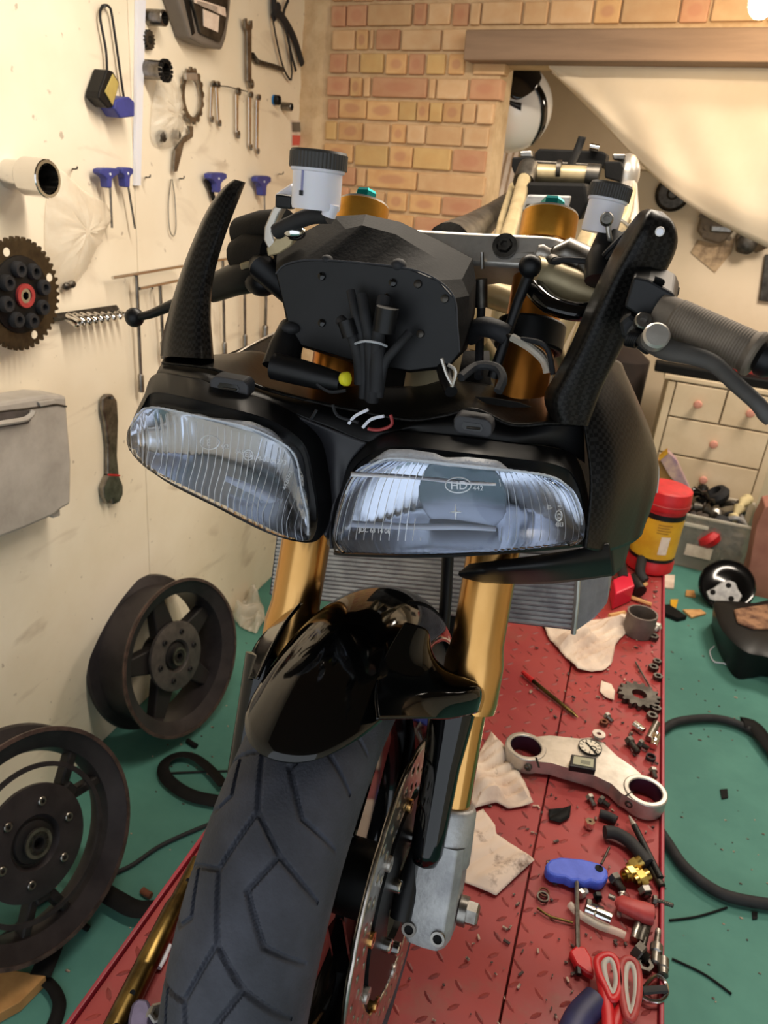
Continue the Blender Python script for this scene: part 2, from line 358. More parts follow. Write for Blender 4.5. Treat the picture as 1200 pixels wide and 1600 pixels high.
def put_bricks(z0, z1, row, start, proto):
    x0 = start
    for tok in row.split():
        x1 = float(tok[:-1]); kind = K[tok[-1]]
        a = xmap(x0); c = xmap(x1)
        wbr = c-a-.009; h = z1-z0-.011; key = (kind, round(wbr, 2))
        if wbr < .012: x0 = x1; continue
        if key not in proto:
            q = MB().box((0, 0, 0), (round(wbr, 2)+.001, .05, h)); me = tmesh(q, 'brick', kind, (0, 0, 0), 0); proto[key] = me
        o = bpy.data.objects.new('brick', proto[key]); COL.objects.link(o); o.parent = wb
        o.location = ((a+c)/2, -.0+.0215+random.uniform(-.003, .003), (z0+z1)/2+random.uniform(-.0015, .0015)); o.rotation_euler = (random.uniform(-.012, .012), 0, random.uniform(-.01, .01))
        mdf = o.modifiers.new('bevel', 'BEVEL'); mdf.width = .004; mdf.segments = 2
        x0 = x1
xa, xb_ = PB(510, 190)[0], PB(770, 190)[0]
def xmap(v): px = 460+v/3.53; return xa+(px-510)/(260)*(xb_-xa)
protos = {}
for i, c in enumerate(courses):
    put_bricks(zc[i+1], zc[i], c[1], float(c[0]), protos)
for i in range(11):
    put_bricks(zc[11]-.067*(i+1), zc[11]-.067*i, courses[(i*3+2) % 9+1][1], 150, protos)
put_bricks(zc[0], zc[0]+.067, top_row, 185, protos)
put_bricks(zc[0]+.067, zc[0]+.134, courses[0][1], 185, protos)
pm = MB()                                        # rough rendered corner strip beside the bricks
x0, x1 = 0, xmap(170); g = []
for i in range(40):
    row = []
    for j in range(7): row.append((x0+(x1-x0)*j/6+(random.uniform(-.006, .006) if 0 < j else 0), -.012+random.uniform(-.008, .006)-(.0 if j < 6 else -.03), .9+i*1.5/39))
    g.append(row)
pm.grid(g); structure('trim_1', pm, 'mortar', 60).matrix_world = WM
tl = structure('trim_2', MB().box(((PB(738, 75)[0]+3.6)/2, -.02, (zl0+zl1)/2), (3.6-PB(738, 75)[0], .10, zl1-zl0)), 'lintel_wood', 0, .004)
tl.matrix_world = WM; tl['label'] = 'brown wooden lintel beam over the opening'
# room behind the opening
structure('wall_far', MB().box((.9, YF+.05, 1.2), (3.6, .1, 2.4)), 'plaster_far')
zb = PY(1010, 268, YF)[2]
structure('trim_3', MB().box((.9, YF-.2, (zb+2.4)/2), (3.6, .4, 2.4-zb)), 'board_brown')
structure('wall_far_left', MB().box((-.95, (YB+YF)/2+.06, 1.2), (.1, YF-YB-.12, 2.4)), 'plaster_far')
structure('wall_far_right', MB().box((2.5, (YB+YF)/2+.06, 1.2), (.1, YF-YB-.12, 2.4)), 'plaster_far')
structure('ceiling_far', MB().box((.8, (YB+YF)/2+.06, 2.36), (3.5, YF-YB, .1)), 'ceiling_paint')
lf = area('far_room_fill', (.9, 3.5, 2.26), (.9, 3.6, 0), .6, 27, WARM)  # added lamp that brightens the far room, no fixture built
# bare bulb at the top right
bt = thing('light_bulb', 'bare glowing bulb hanging in front of the brick wall at the top right corner', 'lamp', PY(1192, 2, YB-.5))
bc = PY(1192, 2, YB-.5)
mat('bulb_glow', (255, 230, 180), emit=(255, 214, 150), es=40)
part('bulb', MB().ball(bc, (.03, .03, .036)), 'bulb_glow', bt)
part('socket', MB().cyl(bc+[0, 0, .03], bc+[0, 0, .085], .016), 'white_plastic', bt)
part('cord', MB().tube([bc+[0, 0, .08], [bc[0], bc[1], 2.41]], .003, 6), 'black_matt', bt)
pl = bpy.data.lights.new('bulb_light', 'POINT'); pl.energy = 2.2; pl.color = (1, .76, .48); pl.shadow_soft_size = .035
plo = bpy.data.objects.new('bulb_light', pl); COL.objects.link(plo); plo.location = bc+[0, -.05, -.06]
# ================================================================== the motorcycle
AX = np.array([-.173, .562, .95]); LEAN = math.radians(3.456); RAKE = math.radians(24.66)
BL = np.array([[math.cos(LEAN), 0, -math.sin(LEAN)], [0, 1, 0], [math.sin(LEAN), 0, math.cos(LEAN)]])
def WB(x, y, z): return AX+BL@np.array([x, y, z])
FA = BL@np.array([0, math.sin(RAKE), math.cos(RAKE)])          # fork axis, upwards
FB = BL@np.array([0, -math.cos(RAKE), math.sin(RAKE)])         # forwards, square to the fork
FX = BL@np.array([1., 0, 0])
def FK(x, t, f=0): return AX+FX*x+FA*t+FB*f
bike = thing('motorcycle', 'black sports motorcycle with gold forks and twin headlights on the red lift, stripped down', 'motorcycle', WB(0, 0, -.30))
SP = .1045
# ---- fork legs
for sx in (1, -1):
    lg = MB().lathe([(.0295, .205), (.031, .215), (.031, .255), (.0275, .275), (.0275, .70)], FK(SP*sx, 0), FA, 36)
    leg = part('fork_leg', lg, 'gold', bike, 35)
    part('upper_tube', MB().lathe([(.0277, .50), (.0277, .672)], FK(SP*sx, 0), FA, 36), 'gold_copper', leg)
    part('stanchion', MB().lathe([(.021, .08), (.021, .22)], FK(SP*sx, 0), FA, 28), 'stanchion_gold', leg)
    part('fork_cap', MB().lathe([(.0285, .698), (.0292, .702), (.0292, .728), (.027, .7295), (.026, .728), (.0, .728)], FK(SP*sx, 0), FA, 40), 'gold_cap', leg, 30)
    part('cap_rim', MB().lathe_closed([(.0262, .727), (.0288, .727), (.0284, .7305), (.0265, .7305)], FK(SP*sx, 0), FA, 40), 'alloy', leg, 30)
    part('preload_bolt', MB().lathe([(.0125, .728), (.0125, .743), (.011, .746), (0, .746)], FK(SP*sx, 0), FA, 6), 'teal_anodised', leg, 20)
    ft = MB(); o = FK(SP*sx, 0)
    # cast foot: rounded sleeve, then the flat axle clamp with two pinch bolts
    ft.lathe([(.026, .105), (.0285, .10), (.030, .06), (.030, .045), (.0, .045)], o, FA, 28)
    def fo(x, t, f): return FK(SP*sx+x, t, f)
    rows = []
    for t, wd, f0, f1 in ((.07, .025, .029, -.026), (.03, .0265, .030, -.028), (.0, .0265, .032, -.028), (-.022, .026, .032, -.028), (-.033, .021, .029, -.024)):
        rows.append([fo(x*wd, t, f) for x, f in ((-1, f1*.7), (-.75, f1), (.75, f1), (1, f1*.7), (1, f0*.65), (.72, f0), (.05, f0*1.06), (-.72, f0), (-1, f0*.65))])
    ft.grid(rows, cv=True); ft.add(rows[-1], [tuple(range(9))])
    foot = part('fork_foot', ft, 'alloy_cast', leg, 30, bevel=.002)
    rim = MB()
    for dx in (-.015, .015):
        rim.lathe_closed([(.0045, 0), (.0078, 0), (.0074, .003), (.0048, .003)], fo(dx, -.018, .0325), FB, 18)
    part('pinch_hole', rim, 'alloy_cast', foot) if False else None
    part('pinch_bolt_socket', rim, 'steel', leg, 30)
    for dx in (-.015, .015): part('bolt_hole', MB().lathe([(.0046, 0), (.0046, .0015), (0, .0015)], fo(dx, -.018, .0325), FB, 14), 'black_matt', leg, 0)
    ab = MB().lathe([(.015, .028), (.015, .036)], o, FX*sx, 20); ab.lathe([(.012, .036), (.012, .046), (.010, .048), (0, .048)], o, FX*sx, 6)
    part('axle_nut', ab, 'steel', leg, 25)
# ---- top yoke
def yoke_mesh(z0, z1, rr, waist, off):
    m = MB(); n = 26; out = []
    for k in range(n+1):
        a = -pi/2+pi*k/n; out.append((SP+rr*math.cos(a), rr*math.sin(a)))
    mid = [(.06, waist*.75), (.03, waist*1.25), (0, waist*1.35), (-.03, waist*1.25), (-.06, waist*.75)]
    lo = [(-.075, -rr*.97), (-.03, -rr*.92), (.03, -rr*.92), (.075, -rr*.97)]
    left = []
    for k in range(n+1):
        a = pi/2+pi*k/n; left.append((-SP+rr*math.cos(a), rr*math.sin(a)))
    loop = out+mid+left+lo
    return m.prism([FK(x, z0, -y+off) for x, y in loop], FA*(z1-z0))
yk = part('top_yoke', yoke_mesh(.660, .694, .036, .032, 0), 'alloy', bike, 30, bevel=.004)
b_ = MB().lathe([(.0125, 0), (.0125, .004), (.008, .004), (.0075, .001), (0, .001)], FK(SP-.035, .679, .037), FB, 24)
b_.lathe([(.0072, .0), (.0072, .008), (.004, .008), (.004, .003), (0, .003)], FK(SP-.035, .679, .037), FB, 6)
part('pinch_bolt', b_, 'steel_dark', yk, 30, label='dark socket bolt in the front of the yoke')
part('yoke_rib', MB().tube([FK(-.1, .672, .030), FK(0, .670, .020), FK(.1, .672, .032)], .006, 8), 'alloy', yk)
bk = part('bottom_yoke', yoke_mesh(.44, .475, .038, .034, 0), 'black_satin', bike, 30, bevel=.003)
part('stem_nut', MB().lathe([(.018, .694), (.018, .708), (.013, .712), (0, .712)], FK(0, 0, -.03), FA, 6), 'steel', yk, 25)
# ---- frame behind the yokes: head tube, trellis tubes, subframe, tank side
fr = MB(); fr.tube([FK(0, .47, -.03), FK(0, .665, -.03)], .03, 20)
frame = part('frame', fr, 'bronze_paint', bike)
def tubes(name, mats_, lst, par, seg=12, label=None):
    q = MB()
    for path, r in lst: q.tube(path, r, seg)
    return part(name, q, mats_, par, label=label)
tubes('frame_tube', 'bronze_paint', [([PY(745, 452, .93), PY(800, 470, .95), PY(850, 500, 1.15)], .017)], frame)
tubes('frame_tube', 'bronze_paint', [([PY(862, 545, .95), PY(900, 620, 1.05)], .014)], frame)
sf = tubes('subframe', 'bronze_paint', [([PY(822, 268, 1.75), PY(806, 330, 1.50), PY(786, 395, 1.2)], .0135)], bike)
tubes('cross_tube', 'bronze_paint', [([PY(830, 270, 1.74), PY(922, 274, 1.74)], .0175)], sf)
tubes('side_tube', 'bronze_paint', [([PY(924, 362, 1.25), PY(905, 405, 1.1)], .015)], sf)
tubes('side_tube', 'bronze_paint', [([PY(800, 290, 1.78), PY(783, 345, 1.5), PY(776, 380, 1.3)], .0065)], sf)
tubes('side_tube', 'bronze_paint', [([PY(985, 300, 1.75), PY(975, 340, 1.5), PY(935, 400, 1.2)], .011)], sf)
for a_, b_, r_ in (((826, 262, 1.74), (818, 285, 1.70), .022), ((828, 270, 1.74), (838, 270, 1.74), .021), ((916, 273, 1.74), (936, 275, 1.74), .022), ((870, 266, 1.738), (877, 266, 1.738), .019)): part('weld_lug', MB().cyl(PY(*a_), PY(*b_), r_), 'steel_dark', sf)
def pixbox(y0, y1, pts): # outline at Y=y0 extruded back to y1
    a = [PY(x, y, y0) for x, y in pts]; return MB().prism(a, (0, y1-y0, 0))
part('seat_tray', pixbox(1.86, 1.96, [(835, 240), (842, 232), (893, 234), (940, 236), (948, 240), (944, 262), (895, 262), (836, 258)]), 'black_matt', sf, 0, .004)
part('tray_rail', pixbox(1.84, 1.88, [(835, 250), (940, 256), (938, 266), (834, 260)]), 'steel_dark', sf, 0, .003)
part('hinge_block', pixbox(1.78, 1.86, [(800, 246), (828, 244), (832, 252), (826, 270), (803, 272), (799, 260)]), 'black_matt', sf, 0, .003)
part('hinge_block', pixbox(1.78, 1.86, [(944, 252), (970, 252), (974, 262), (970, 285), (945, 278)]), 'black_matt', sf, 0, .003)
part('bolt', MB().cyl(PY(922, 229, 1.85), PY(936, 232, 1.85), .008), 'chrome', sf)
part('bracket', pixbox(1.8, 1.84, [(811, 236), (830, 235), (832, 246), (813, 246)]), 'steel', sf, 0, .003)
part('bracket', pixbox(1.8, 1.84, [(956, 240), (978, 240), (976, 250), (958, 250)]), 'steel', sf, 0, .003)
part('seat_strap', MB().grid(pix_patch([[(904, 213, 1.80), (896, 235, 1.79), (884, 262, 1.745)], [(916, 215, 1.80), (908, 237, 1.79), (896, 264, 1.745)]], 2, 10)), 'black_matt', sf, solid=.003)
part('battery_box', pixbox(1.62, 1.80, [(824, 284), (915, 286), (920, 318), (905, 345), (825, 345), (812, 330)]), 'black_matt', sf, 0, .006)
bp = part('electrics_plate', pixbox(1.50, 1.515, [(824, 304), (892, 306), (885, 334), (814, 330)]), 'alloy_cast', sf, 0, .003)
part('plate_screw', MB().capbolt(PY(826, 324, 1.497), (0, -1, .2), .006, .006), 'steel_dark', bp)
part('plate_screw', MB().capbolt(PY(869, 324, 1.497), (0, -1, .2), .006, .006), 'steel_dark', bp)
part('swingarm', MB().tube([PY(796, 312, 1.95), PY(770, 335, 1.7), PY(735, 362, 1.4), PY(700, 385, 1.15)], [.018, .024, .030, .034], 16), 'steel_dark', bike, label='grey tapering frame beam')
part('tank_side', MB().grid(pix_patch([[(972, 262, 1.9), (965, 330, 1.6), (945, 400, 1.2)], [(992, 268, 1.9), (992, 330, 1.6), (985, 400, 1.25)], [(995, 275, 1.95), (1000, 340, 1.7), (1010, 400, 1.4)]], 8, 12)), 'alloy', bike, solid=.003)
part('rear_light_housing', MB().ball(PY(977, 275, 1.86), (.03, .05, .045)), 'alloy', sf)
part('airbox', MB().tube([WB(0, .50, .24), WB(0, 1.0, .24), WB(0, 1.3, .24)], [.10, .13, .10], 20, flat=.8), 'black_matt', bike)
part('inner_shroud', MB().box(WB(-.04, .42, .02), (.16, .10, .36), BL), 'black_matt', bike, 0, .01)
part('engine_prop', MB().box(WB(-.05, .80, -.06)+np.array([0, 0, -.11]), (.10, .10, .24)), 'steel_dark', bike, 0, .01)
for a_, b_ in (((PY(786, 395, 1.2)), WB(-.07, .50, .40)), ((PY(935, 400, 1.2)), WB(.07, .50, .40)), (PY(806, 330, 1.50), WB(-.07, .95, .28)), (PY(975, 340, 1.5), WB(.07, .95, .28)), (WB(-.07, .50, .40), WB(-.03, .34, .52)), (WB(.07, .50, .40), WB(.03, .34, .52))): part('frame_tube', MB().tube([a_, b_], .014, 10), 'bronze_paint', frame)
part('engine_block', MB().box(WB(-.05, .78, .27), (.22, .40, .34), BL), 'steel_dark', bike, 0, .02)
# ---- clip-on handlebars
def clip(sx, name):
    m = MB().ring(.036, .0278, .03, FK(SP*sx, .585), FA, 32); return m
cR = part('handlebar_clamp', clip(1, ''), 'black_satin', bike, 30, bevel=.003)
part('handlebar_clamp', clip(-1, ''), 'black_satin', bike, 30, bevel=.003)
m = MB().tube([PY(833, 424, .79), PY(858, 432, .80), PY(905, 452, .80), PY(960, 470, .80)], [.015, .0165, .0175, .017], 16); 
hb = part('handlebar', m, 'bronze_paint', bike); 
part('clutch_cylinder', MB().tube([PY(862, 402, .82), PY(885, 398, .82), PY(915, 412, .82), PY(955, 448, .80), PY(985, 465, .78)], [.010, .017, .017, .020, .018], 16), 'steel', hb)
part('clamp_bolt', MB().lathe([(.009, 0), (.0095, .008), (.006, .012), (0, .012)], PY(858, 415, .80), (.5, -.7, .3), 14), 'steel_dark', hb)
part('clamp_bolt', MB().lathe([(.011, 0), (.011, .01), (.008, .014), (0, .014)], PY(855, 402, .82), (-.9, -.3, .3), 14), 'alloy', hb)
part('clamp_ring', MB().tube(cr([PY(835, 450, .78), PY(860, 475, .76), PY(905, 487, .76), PY(948, 480, .77), PY(968, 462, .78)], 18), .0125, 12, flat=.7), 'black_gloss', hb)
part('clamp_ring_top', MB().tube([PY(890, 462, .765), PY(920, 473, .762)], .0045, 8), 'chrome', hb) if False else None
ga, gb = PY(1030, 486, .66), PY(1185, 556, .63); gd = unit(gb-ga)
grp = MB(); prof = []
for k in range(56): prof.append((.0215+(.00025 if k % 2 else -.00015), .028+k*.0021))
prof = [(.0205, .0), (.0205, .026)]+prof+[(.0235, .147), (.0245, .151), (.0235, .156), (.019, .158), (0, .158)]
gL = np.linalg.norm(gb-ga); prof = [(r*.72, t*gL/.158) for r, t in prof]
gp = part('hand_grip', grp.lathe(prof, ga, gd, 32), 'grip_rubber', hb, 25)
part('bar_end', MB().lathe([(.010, 0), (.0135, .004), (.0135, .010), (.010, .015), (0, .016)], gb, gd, 20), 'black_satin', gp)
sw = part('switch_housing', MB().box(PY(1008, 470, .70), (.036, .04, .04), orient(gd)), 'black_matt', hb, 0, .006)
part('switch_cover', MB().prism([PY(x, y, .655) for x, y in ((990, 432), (1014, 437), (1052, 458), (1058, 474), (1042, 508), (998, 494), (975, 480))], (0, .05, .01)), 'black_satin', hb, 0, .002)
part('switch_button', MB().prism([PY(x, y, .65) for x, y in ((1023, 430), (1038, 436), (1040, 441), (1024, 436))], (0, .01, -.004)), 'black_matt', hb, 0, .002)
# lever
lv = [PY(988, 510, .65), PY(1010, 525, .645), PY(1040, 545, .63), PY(1080, 555, .62), PY(1115, 568, .612), PY(1150, 600, .60), PY(1185, 632, .59), PY(1197, 650, .588), PY(1203, 660, .588)]
lever = part('clutch_lever', MB().tube(cr(lv, 36), np.interp(np.linspace(0, 1, 36), [0, .12, .3, .6, .85, .95, 1], [.007, .0095, .0085, .0062, .0055, .0056, .0035]), 16, flat=.62, up=(0, -1, .2)), 'lever_grey', hb, label='dark grey clutch lever')
part('lever_bracket', MB().prism([PY(x, y, .655) for x, y in ((965, 505), (985, 490), (1000, 500), (1022, 520), (1030, 545), (1010, 560), (990, 545), (970, 530))], (0, .028, .01)), 'black_satin', hb, 0, .004)
pv = PY(1026, 524, .618); ax_ = unit(CAM-pv+np.array([.1, 0, .25]))
part('pivot_cap', MB().lathe([(.0102, -.008), (.0102, .0), (.0085, .002), (0, .0024)], pv, ax_, 24), 'alloy', lever, 30, label='round polished pivot screw')
part('bracket_screw', MB().capbolt(PY(1003, 505, .645), ax_, .007, .008), 'steel', lever)
sp_ = MB()
for k in range(5): sp_.lathe_closed([(.006, 0), (.0075, 0), (.0075, .0018), (.006, .0018)], PY(983+k*3.2, 527+k*.6, .64), gd, 14)
part('adjuster_spring', sp_, 'black_satin', lever)
part('master_cylinder', MB().tube([PY(955, 375, .80), PY(944, 410, .78), PY(940, 440, .77)], [.015, .018, .016], 14), 'black_satin', hb)
hs = MB()
for k in range(6): hs.lathe_closed([(.012, 0), (.0145, .001), (.0145, .003), (.012, .004)], PY(958+k*5, 378+k*5.0, .76), unit(PY(990, 412, .76)-PY(956, 378, .76)), 16)
part('rubber_bellows', hs, 'black_rubber', hb)
# right (clutch) fluid reservoir
def reservoir(c, ax, r, hb_, hc, par, mark):
    body = part('reservoir', MB().lathe([(r*.86, 0), (r*.9, .003), (r*.9, hb_), (r*.98, hb_+.001), (r*.98, hb_+.004), (r*.8, hb_+.004)], c, ax, 36), 'resin_milky', par, 30, label='milky plastic fluid reservoir')
    cp = MB(); prof = []; n = 44; vs = []
    B = orient(ax)
    ringv = []
    for t in (hb_+.003, hb_+.003+hc*.85):
        ringv.append([c+B@np.array([(r*1.04+(.0003 if k % 3 else -.0003))*math.cos(2*pi*k/(n*3)), (r*1.04+(.0003 if k % 3 else -.0003))*math.sin(2*pi*k/(n*3)), t]) for k in range(n*3)])
    cp.grid(ringv, cv=True); cp.lathe([(r*1.04, hb_+.003+hc*.85), (r*.99, hb_+.003+hc), (r*.8, hb_+.003+hc*.99), (0, hb_+.003+hc*.98)], c, ax, 44)
    part('reservoir_cap', cp, mat('cap_plastic', (52, 49, 46), rough=.5), body, 30, label='black ribbed screw cap')
    if mark is not None: part('level_tube', MB().tube([c+ax*(hb_*.98)+mark*1.01*r*.9, c+ax*(hb_*.42)+mark*1.01*r*.9], .0011, 8), mat('level_violet', (132, 130, 168), rough=.4), body); part('level_stop', MB().box(c+ax*(hb_*.38)+mark*1.03*r*.9, (.003, .0025, .004)), 'black_satin', body)
    return body
up = unit(np.array([.04, .10, 1]))
rr = reservoir(PY(935, 364, .80), unit([.08, .12, 1]), .0190, .0275, .0135, bike, None)
part('reservoir_bracket', MB().grid(pix_patch([[(946, 330, .78), (946, 352, .78), (950, 376, .78)], [(957, 335, .78), (955, 358, .78), (958, 378, .78)]], 2, 6)), 'alloy', rr, solid=.004)
part('reservoir_arm', MB().grid(pix_patch([[(952, 360, .79), (962, 376, .79), (985, 400, .79)], [(960, 336, .80), (985, 352, .80), (1002, 392, .80)]], 4, 8)), 'clear_box', rr, solid=.003)
part('bracket_screw', MB().capbolt(PY(948, 344, .775), (0, -1, .3), .006, .007), 'steel', rr)
# left (brake) reservoir
cl = PY(493, 328, .665); rl = .0240
rb = reservoir(cl, unit([-.01, .05, 1]), rl, .0300, .0145, bike, unit(np.array([-.22, -1, .1])))
part('reservoir_bracket', MB().prism([PY(x, y, .69) for x, y in ((428, 305), (452, 290), (456, 290), (456, 316), (452, 322), (432, 321))], (.0, .012, .004)), 'resin_milky', rb, 0, .002)
part('bracket_bolt', MB().box(PY(446, 315, .684), (.016, .012, .012)), 'black_satin', rb, 0, .002)
part('outlet', MB().tube([PY(519, 318, .66), PY(513, 338, .66)], .0065, 12), 'resin_milky', rb)
# left handlebar, seen mostly end on
lb = part('handlebar', MB().tube([FK(-SP-.03, .60, .0), PY(410, 420, .78), PY(400, 370, .92)], .015, 14), 'black_satin', bike)
part('throttle_housing', MB().tube([PY(446, 350, .80), PY(412, 357, .82), PY(380, 366, .84), PY(374, 368, .84)], [.016, .0195, .0195, .014], 18), 'black_matt', lb)
part('throttle_drum', MB().tube([PY(430, 395, .80), PY(400, 395, .82), PY(378, 402, .83)], [.020, .026, .022], 18), 'black_matt', lb)
part('brake_hose', MB().tube(cr([PY(432, 362, .70), PY(455, 350, .695), PY(485, 338, .69), PY(515, 337, .685)], 14), .0075, 10), 'black_rubber', lb)
part('clamp_bracket', MB().prism([PY(x, y, .72) for x, y in ((412, 355), (425, 325), (440, 312), (447, 316), (436, 335), (424, 362), (430, 380), (420, 392), (411, 375))], (.0, .012, .0)), 'alloy', lb, 30, .002)
part('steering_bracket', MB().prism([PY(x, y, .72) for x, y in ((415, 388), (434, 368), (455, 355), (465, 360), (455, 385), (436, 398), (418, 402))], (.0, .016, .006)), 'bronze_paint', lb, 30, .002)
part('clamp_screw', MB().ball(PY(460, 362, .70), (.012, .01, .008)), 'chrome', lb)
bl = [PY(212, 496, .84), PY(235, 491, .84), PY(262, 480, .84), PY(300, 465, .835), PY(335, 452, .83), PY(365, 443, .82)]
brk = part('brake_lever', MB().tube(cr(bl, 24), np.interp(np.linspace(0, 1, 24), [0, .2, 1], [.0066, .0078, .0155]), 14, flat=.75), 'black_satin', lb)
part('lever_ball', MB().ball(PY(210, 496, .84), .0125), 'black_satin', brk)
mc = part('brake_master_cylinder', MB().tube([PY(330, 452, .83), PY(365, 438, .82), PY(400, 428, .81), PY(435, 416, .81)], [.016, .018, .0205, .0185], 14), 'black_satin', lb)
part('cylinder_lid', MB().prism([PY(x, y, .79) for x, y in ((373, 412), (420, 397), (424, 406), (376, 423))], (0, .02, .002)), 'bronze_paint', mc, 0, .002)
part('lever_pivot', MB().ball(PY(408, 442, .80), (.020, .015, .015)), 'black_satin', mc)
# ---- instrument panel
def ringpts(pts, n, Y): return np.array([PY(x, y, Y(x, y) if callable(Y) else Y) for x, y in poly(pts, n, True)])
hood_rear = [(434, 392), (476, 362), (522, 338), (572, 335), (626, 347), (690, 378), (738, 404), (744, 440), (742, 490), (730, 545), (700, 575), (640, 580), (560, 570), (470, 540), (447, 500), (436, 440)]
hood_mid = [(432, 404), (482, 378), (540, 358), (566, 352), (618, 366), (682, 404), (722, 436), (733, 462), (732, 505), (722, 550), (700, 576), (640, 582), (560, 570), (470, 542), (448, 502), (435, 440)]
hood_front = [(431, 426), (444, 414), (470, 407), (500, 406), (560, 410), (640, 420), (684, 438), (710, 466), (715, 512), (718, 552), (702, 572), (640, 580), (560, 566), (470, 540), (450, 505), (438, 455)]
NR = 96
def ring_c(pts, Y): # keep corner correspondence: 6 samples per control edge
    p = pts+[pts[0]]; o = []
    for i in range(len(pts)):
        for k in range(6): o.append((p[i][0]+(p[i+1][0]-p[i][0])*k/6, p[i][1]+(p[i+1][1]-p[i][1])*k/6))
    return np.array([PY(x, y, Y) for x, y in o])
h = MB(); g = np.array([ring_c(hood_rear, .80), ring_c(hood_rear, .775), ring_c(hood_mid, .735), ring_c(hood_front, .705)]); h.grid(g, cv=True)
h.add(g[0], [tuple(range(g.shape[1]))])
dash = part('instrument_panel', h, 'black_matt', bike, 14, label='black instrument housing seen from the front')
bpq = MB().prism(ring_c(hood_front, .700)[::2], (0, .005, 0)); back = part('back_plate', bpq, 'black_satin', dash, 0, .0012)
part('plate_edge', MB().tube(cr([PY(x, y, .7005) for x, y in ((431, 428), (444, 414), (470, 407), (500, 406), (560, 410), (640, 420), (684, 438), (710, 466), (715, 512), (718, 550))], 50), .0009, 6), 'tab_plastic', back)
for x, y, s in ((511, 406, .006), (623, 414, .0075)): part('rubber_mount', MB().ball(PY(x, y, .705), (s, s, s*.8)), 'black_rubber', dash)
for x, y in ((503, 432), (503, 505), (614, 442), (657, 522), (653, 444), (695, 467), (604, 465)):
    q = MB().lathe([(.0038, 0), (.0036, .0022), (.002, .003), (0, .0031)], PY(x, y, .6995), (0, -1, .25), 14)
    part('screw', q, 'black_gloss' if x < 650 else 'steel_dark', back)
for pth, r in (([(548, 455), (555, 490), (566, 530), (568, 580), (567, 622)], .0042), ([(565, 462), (572, 500), (578, 540), (580, 590), (578, 625)], .006), ([(600, 465), (595, 500), (588, 540), (584, 590), (582, 628)], .0065),
               ([(640, 520), (618, 545), (600, 570), (592, 620)], .0045), ([(532, 500), (548, 520), (560, 560), (562, 600)], .0055), ([(588, 510), (590, 560), (588, 610)], .008)):
    part('cable', MB().tube(cr([PY(x, y, .675+.01*(k == 0)-.0*k) for k, (x, y) in enumerate(pth)], 16), r, 10), 'black_rubber', dash)
part('cable_connector', MB().tube([PY(606, 480, .67), PY(600, 518, .67)], .0105, 12), 'black_satin', dash)
part('cable_connector', MB().tube([PY(540, 500, .67), PY(548, 525, .67)], .008, 12), 'black_satin', dash)
part('cable_tie', MB().tube(cr([PY(552, 538, .672), PY(570, 533, .662), PY(592, 536, .662), PY(604, 541, .672)], 10), .0012, 6), 'lens_mark', dash)
part('dark_gap_panel', MB().grid(pix_patch([[(548, 548, .835), (650, 548, .835), (764, 548, .835)], [(548, 640, .80), (650, 640, .80), (770, 640, .80)]], 4, 8)), 'black_matt', bike, solid=.003)  # added black panel that keeps the gap under the dash dark
# stay between dash and nose, connector with yellow cap, small wiring
st = part('fairing_stay', MB().tube([PY(458, 512, .72), PY(446, 545, .70), PY(440, 575, .69)], [.014, .017, .020], 14), 'black_satin', bike)
part('stay_bolt', MB().ball(PY(455, 512, .70), (.010, .01, .006)), 'black_rubber', st)
part('stay_leg', MB().tube([PY(690, 560, .72), PY(697, 590, .69), PY(705, 612, .67)], [.008, .007, .006], 14), 'black_satin', st)
part('sensor_body', MB().tube([PY(428, 572, .655), PY(470, 582, .655), PY(500, 590, .655), PY(533, 598, .655)], [.013, .0125, .0115, .009], 16), 'black_satin', st)
part('sensor_cap', MB().lathe([(.0055, 0), (.0065, .002), (.0065, .006), (.004, .008), (0, .008)], PY(535, 592, .645), (1, -.3, .25), 14), mat('yellow_cap', (214, 206, 40), rough=.5), st, label='small yellow plug')
part('hose', MB().tube(cr([PY(735, 525, .78), PY(752, 511, .76), PY(775, 515, .75), PY(792, 524, .75)], 12), .010, 12), 'black_rubber', bike)
part('tape_wrapped_cable', MB().tube(cr([PY(790, 522, .745), PY(815, 533, .735), PY(845, 550, .73), PY(862, 578, .73)], 14), .0035, 8, flat=.7), 'steel_dark', bike)
part('tape_wrapped_cable', MB().tube(cr([PY(815, 530, .732), PY(845, 536, .725), PY(858, 552, .725), PY(864, 585, .725)], 14), .0026, 8), 'black_rubber', bike)
part('plastic_sleeve', MB().tube(cr([PY(800, 527, .735), PY(830, 545, .728), PY(850, 565, .728), PY(855, 582, .728)], 10), .004, 8), 'clear_bag', bike)
part('cable', MB().tube(cr([PY(720, 590, .66), PY(745, 572, .68), PY(775, 574, .68), PY(786, 592, .67), PY(778, 612, .66)], 16), .0042, 8), 'black_rubber', bike)
part('steering_damper', MB().tube([PY(832, 415, .77), PY(810, 470, .76), PY(790, 530, .755), PY(770, 590, .75)], [.006, .005, .005, .006], 12), 'black_satin', bike)
part('damper_end', MB().ball(PY(828, 416, .76), (.011, .010, .011)), 'black_satin', bike)
part('cable_adjuster', MB().tube([PY(753, 394, .80), PY(754, 420, .80)], .002, 6), 'steel', bike)
part('cable_adjuster', MB().tube([PY(751, 436, .80), PY(752, 480, .80)], .007, 10), 'steel_dark', bike)
part('cable', MB().tube(cr([PY(752, 480, .80), PY(750, 520, .79), PY(748, 590, .75)], 10), .0045, 8), 'black_rubber', bike)
part('cable', MB().tube(cr([PY(850, 414, .80), PY(880, 406, .785), (PY(935, 410, .78))], 10), .003, 8), 'black_rubber', bike)
q = MB()
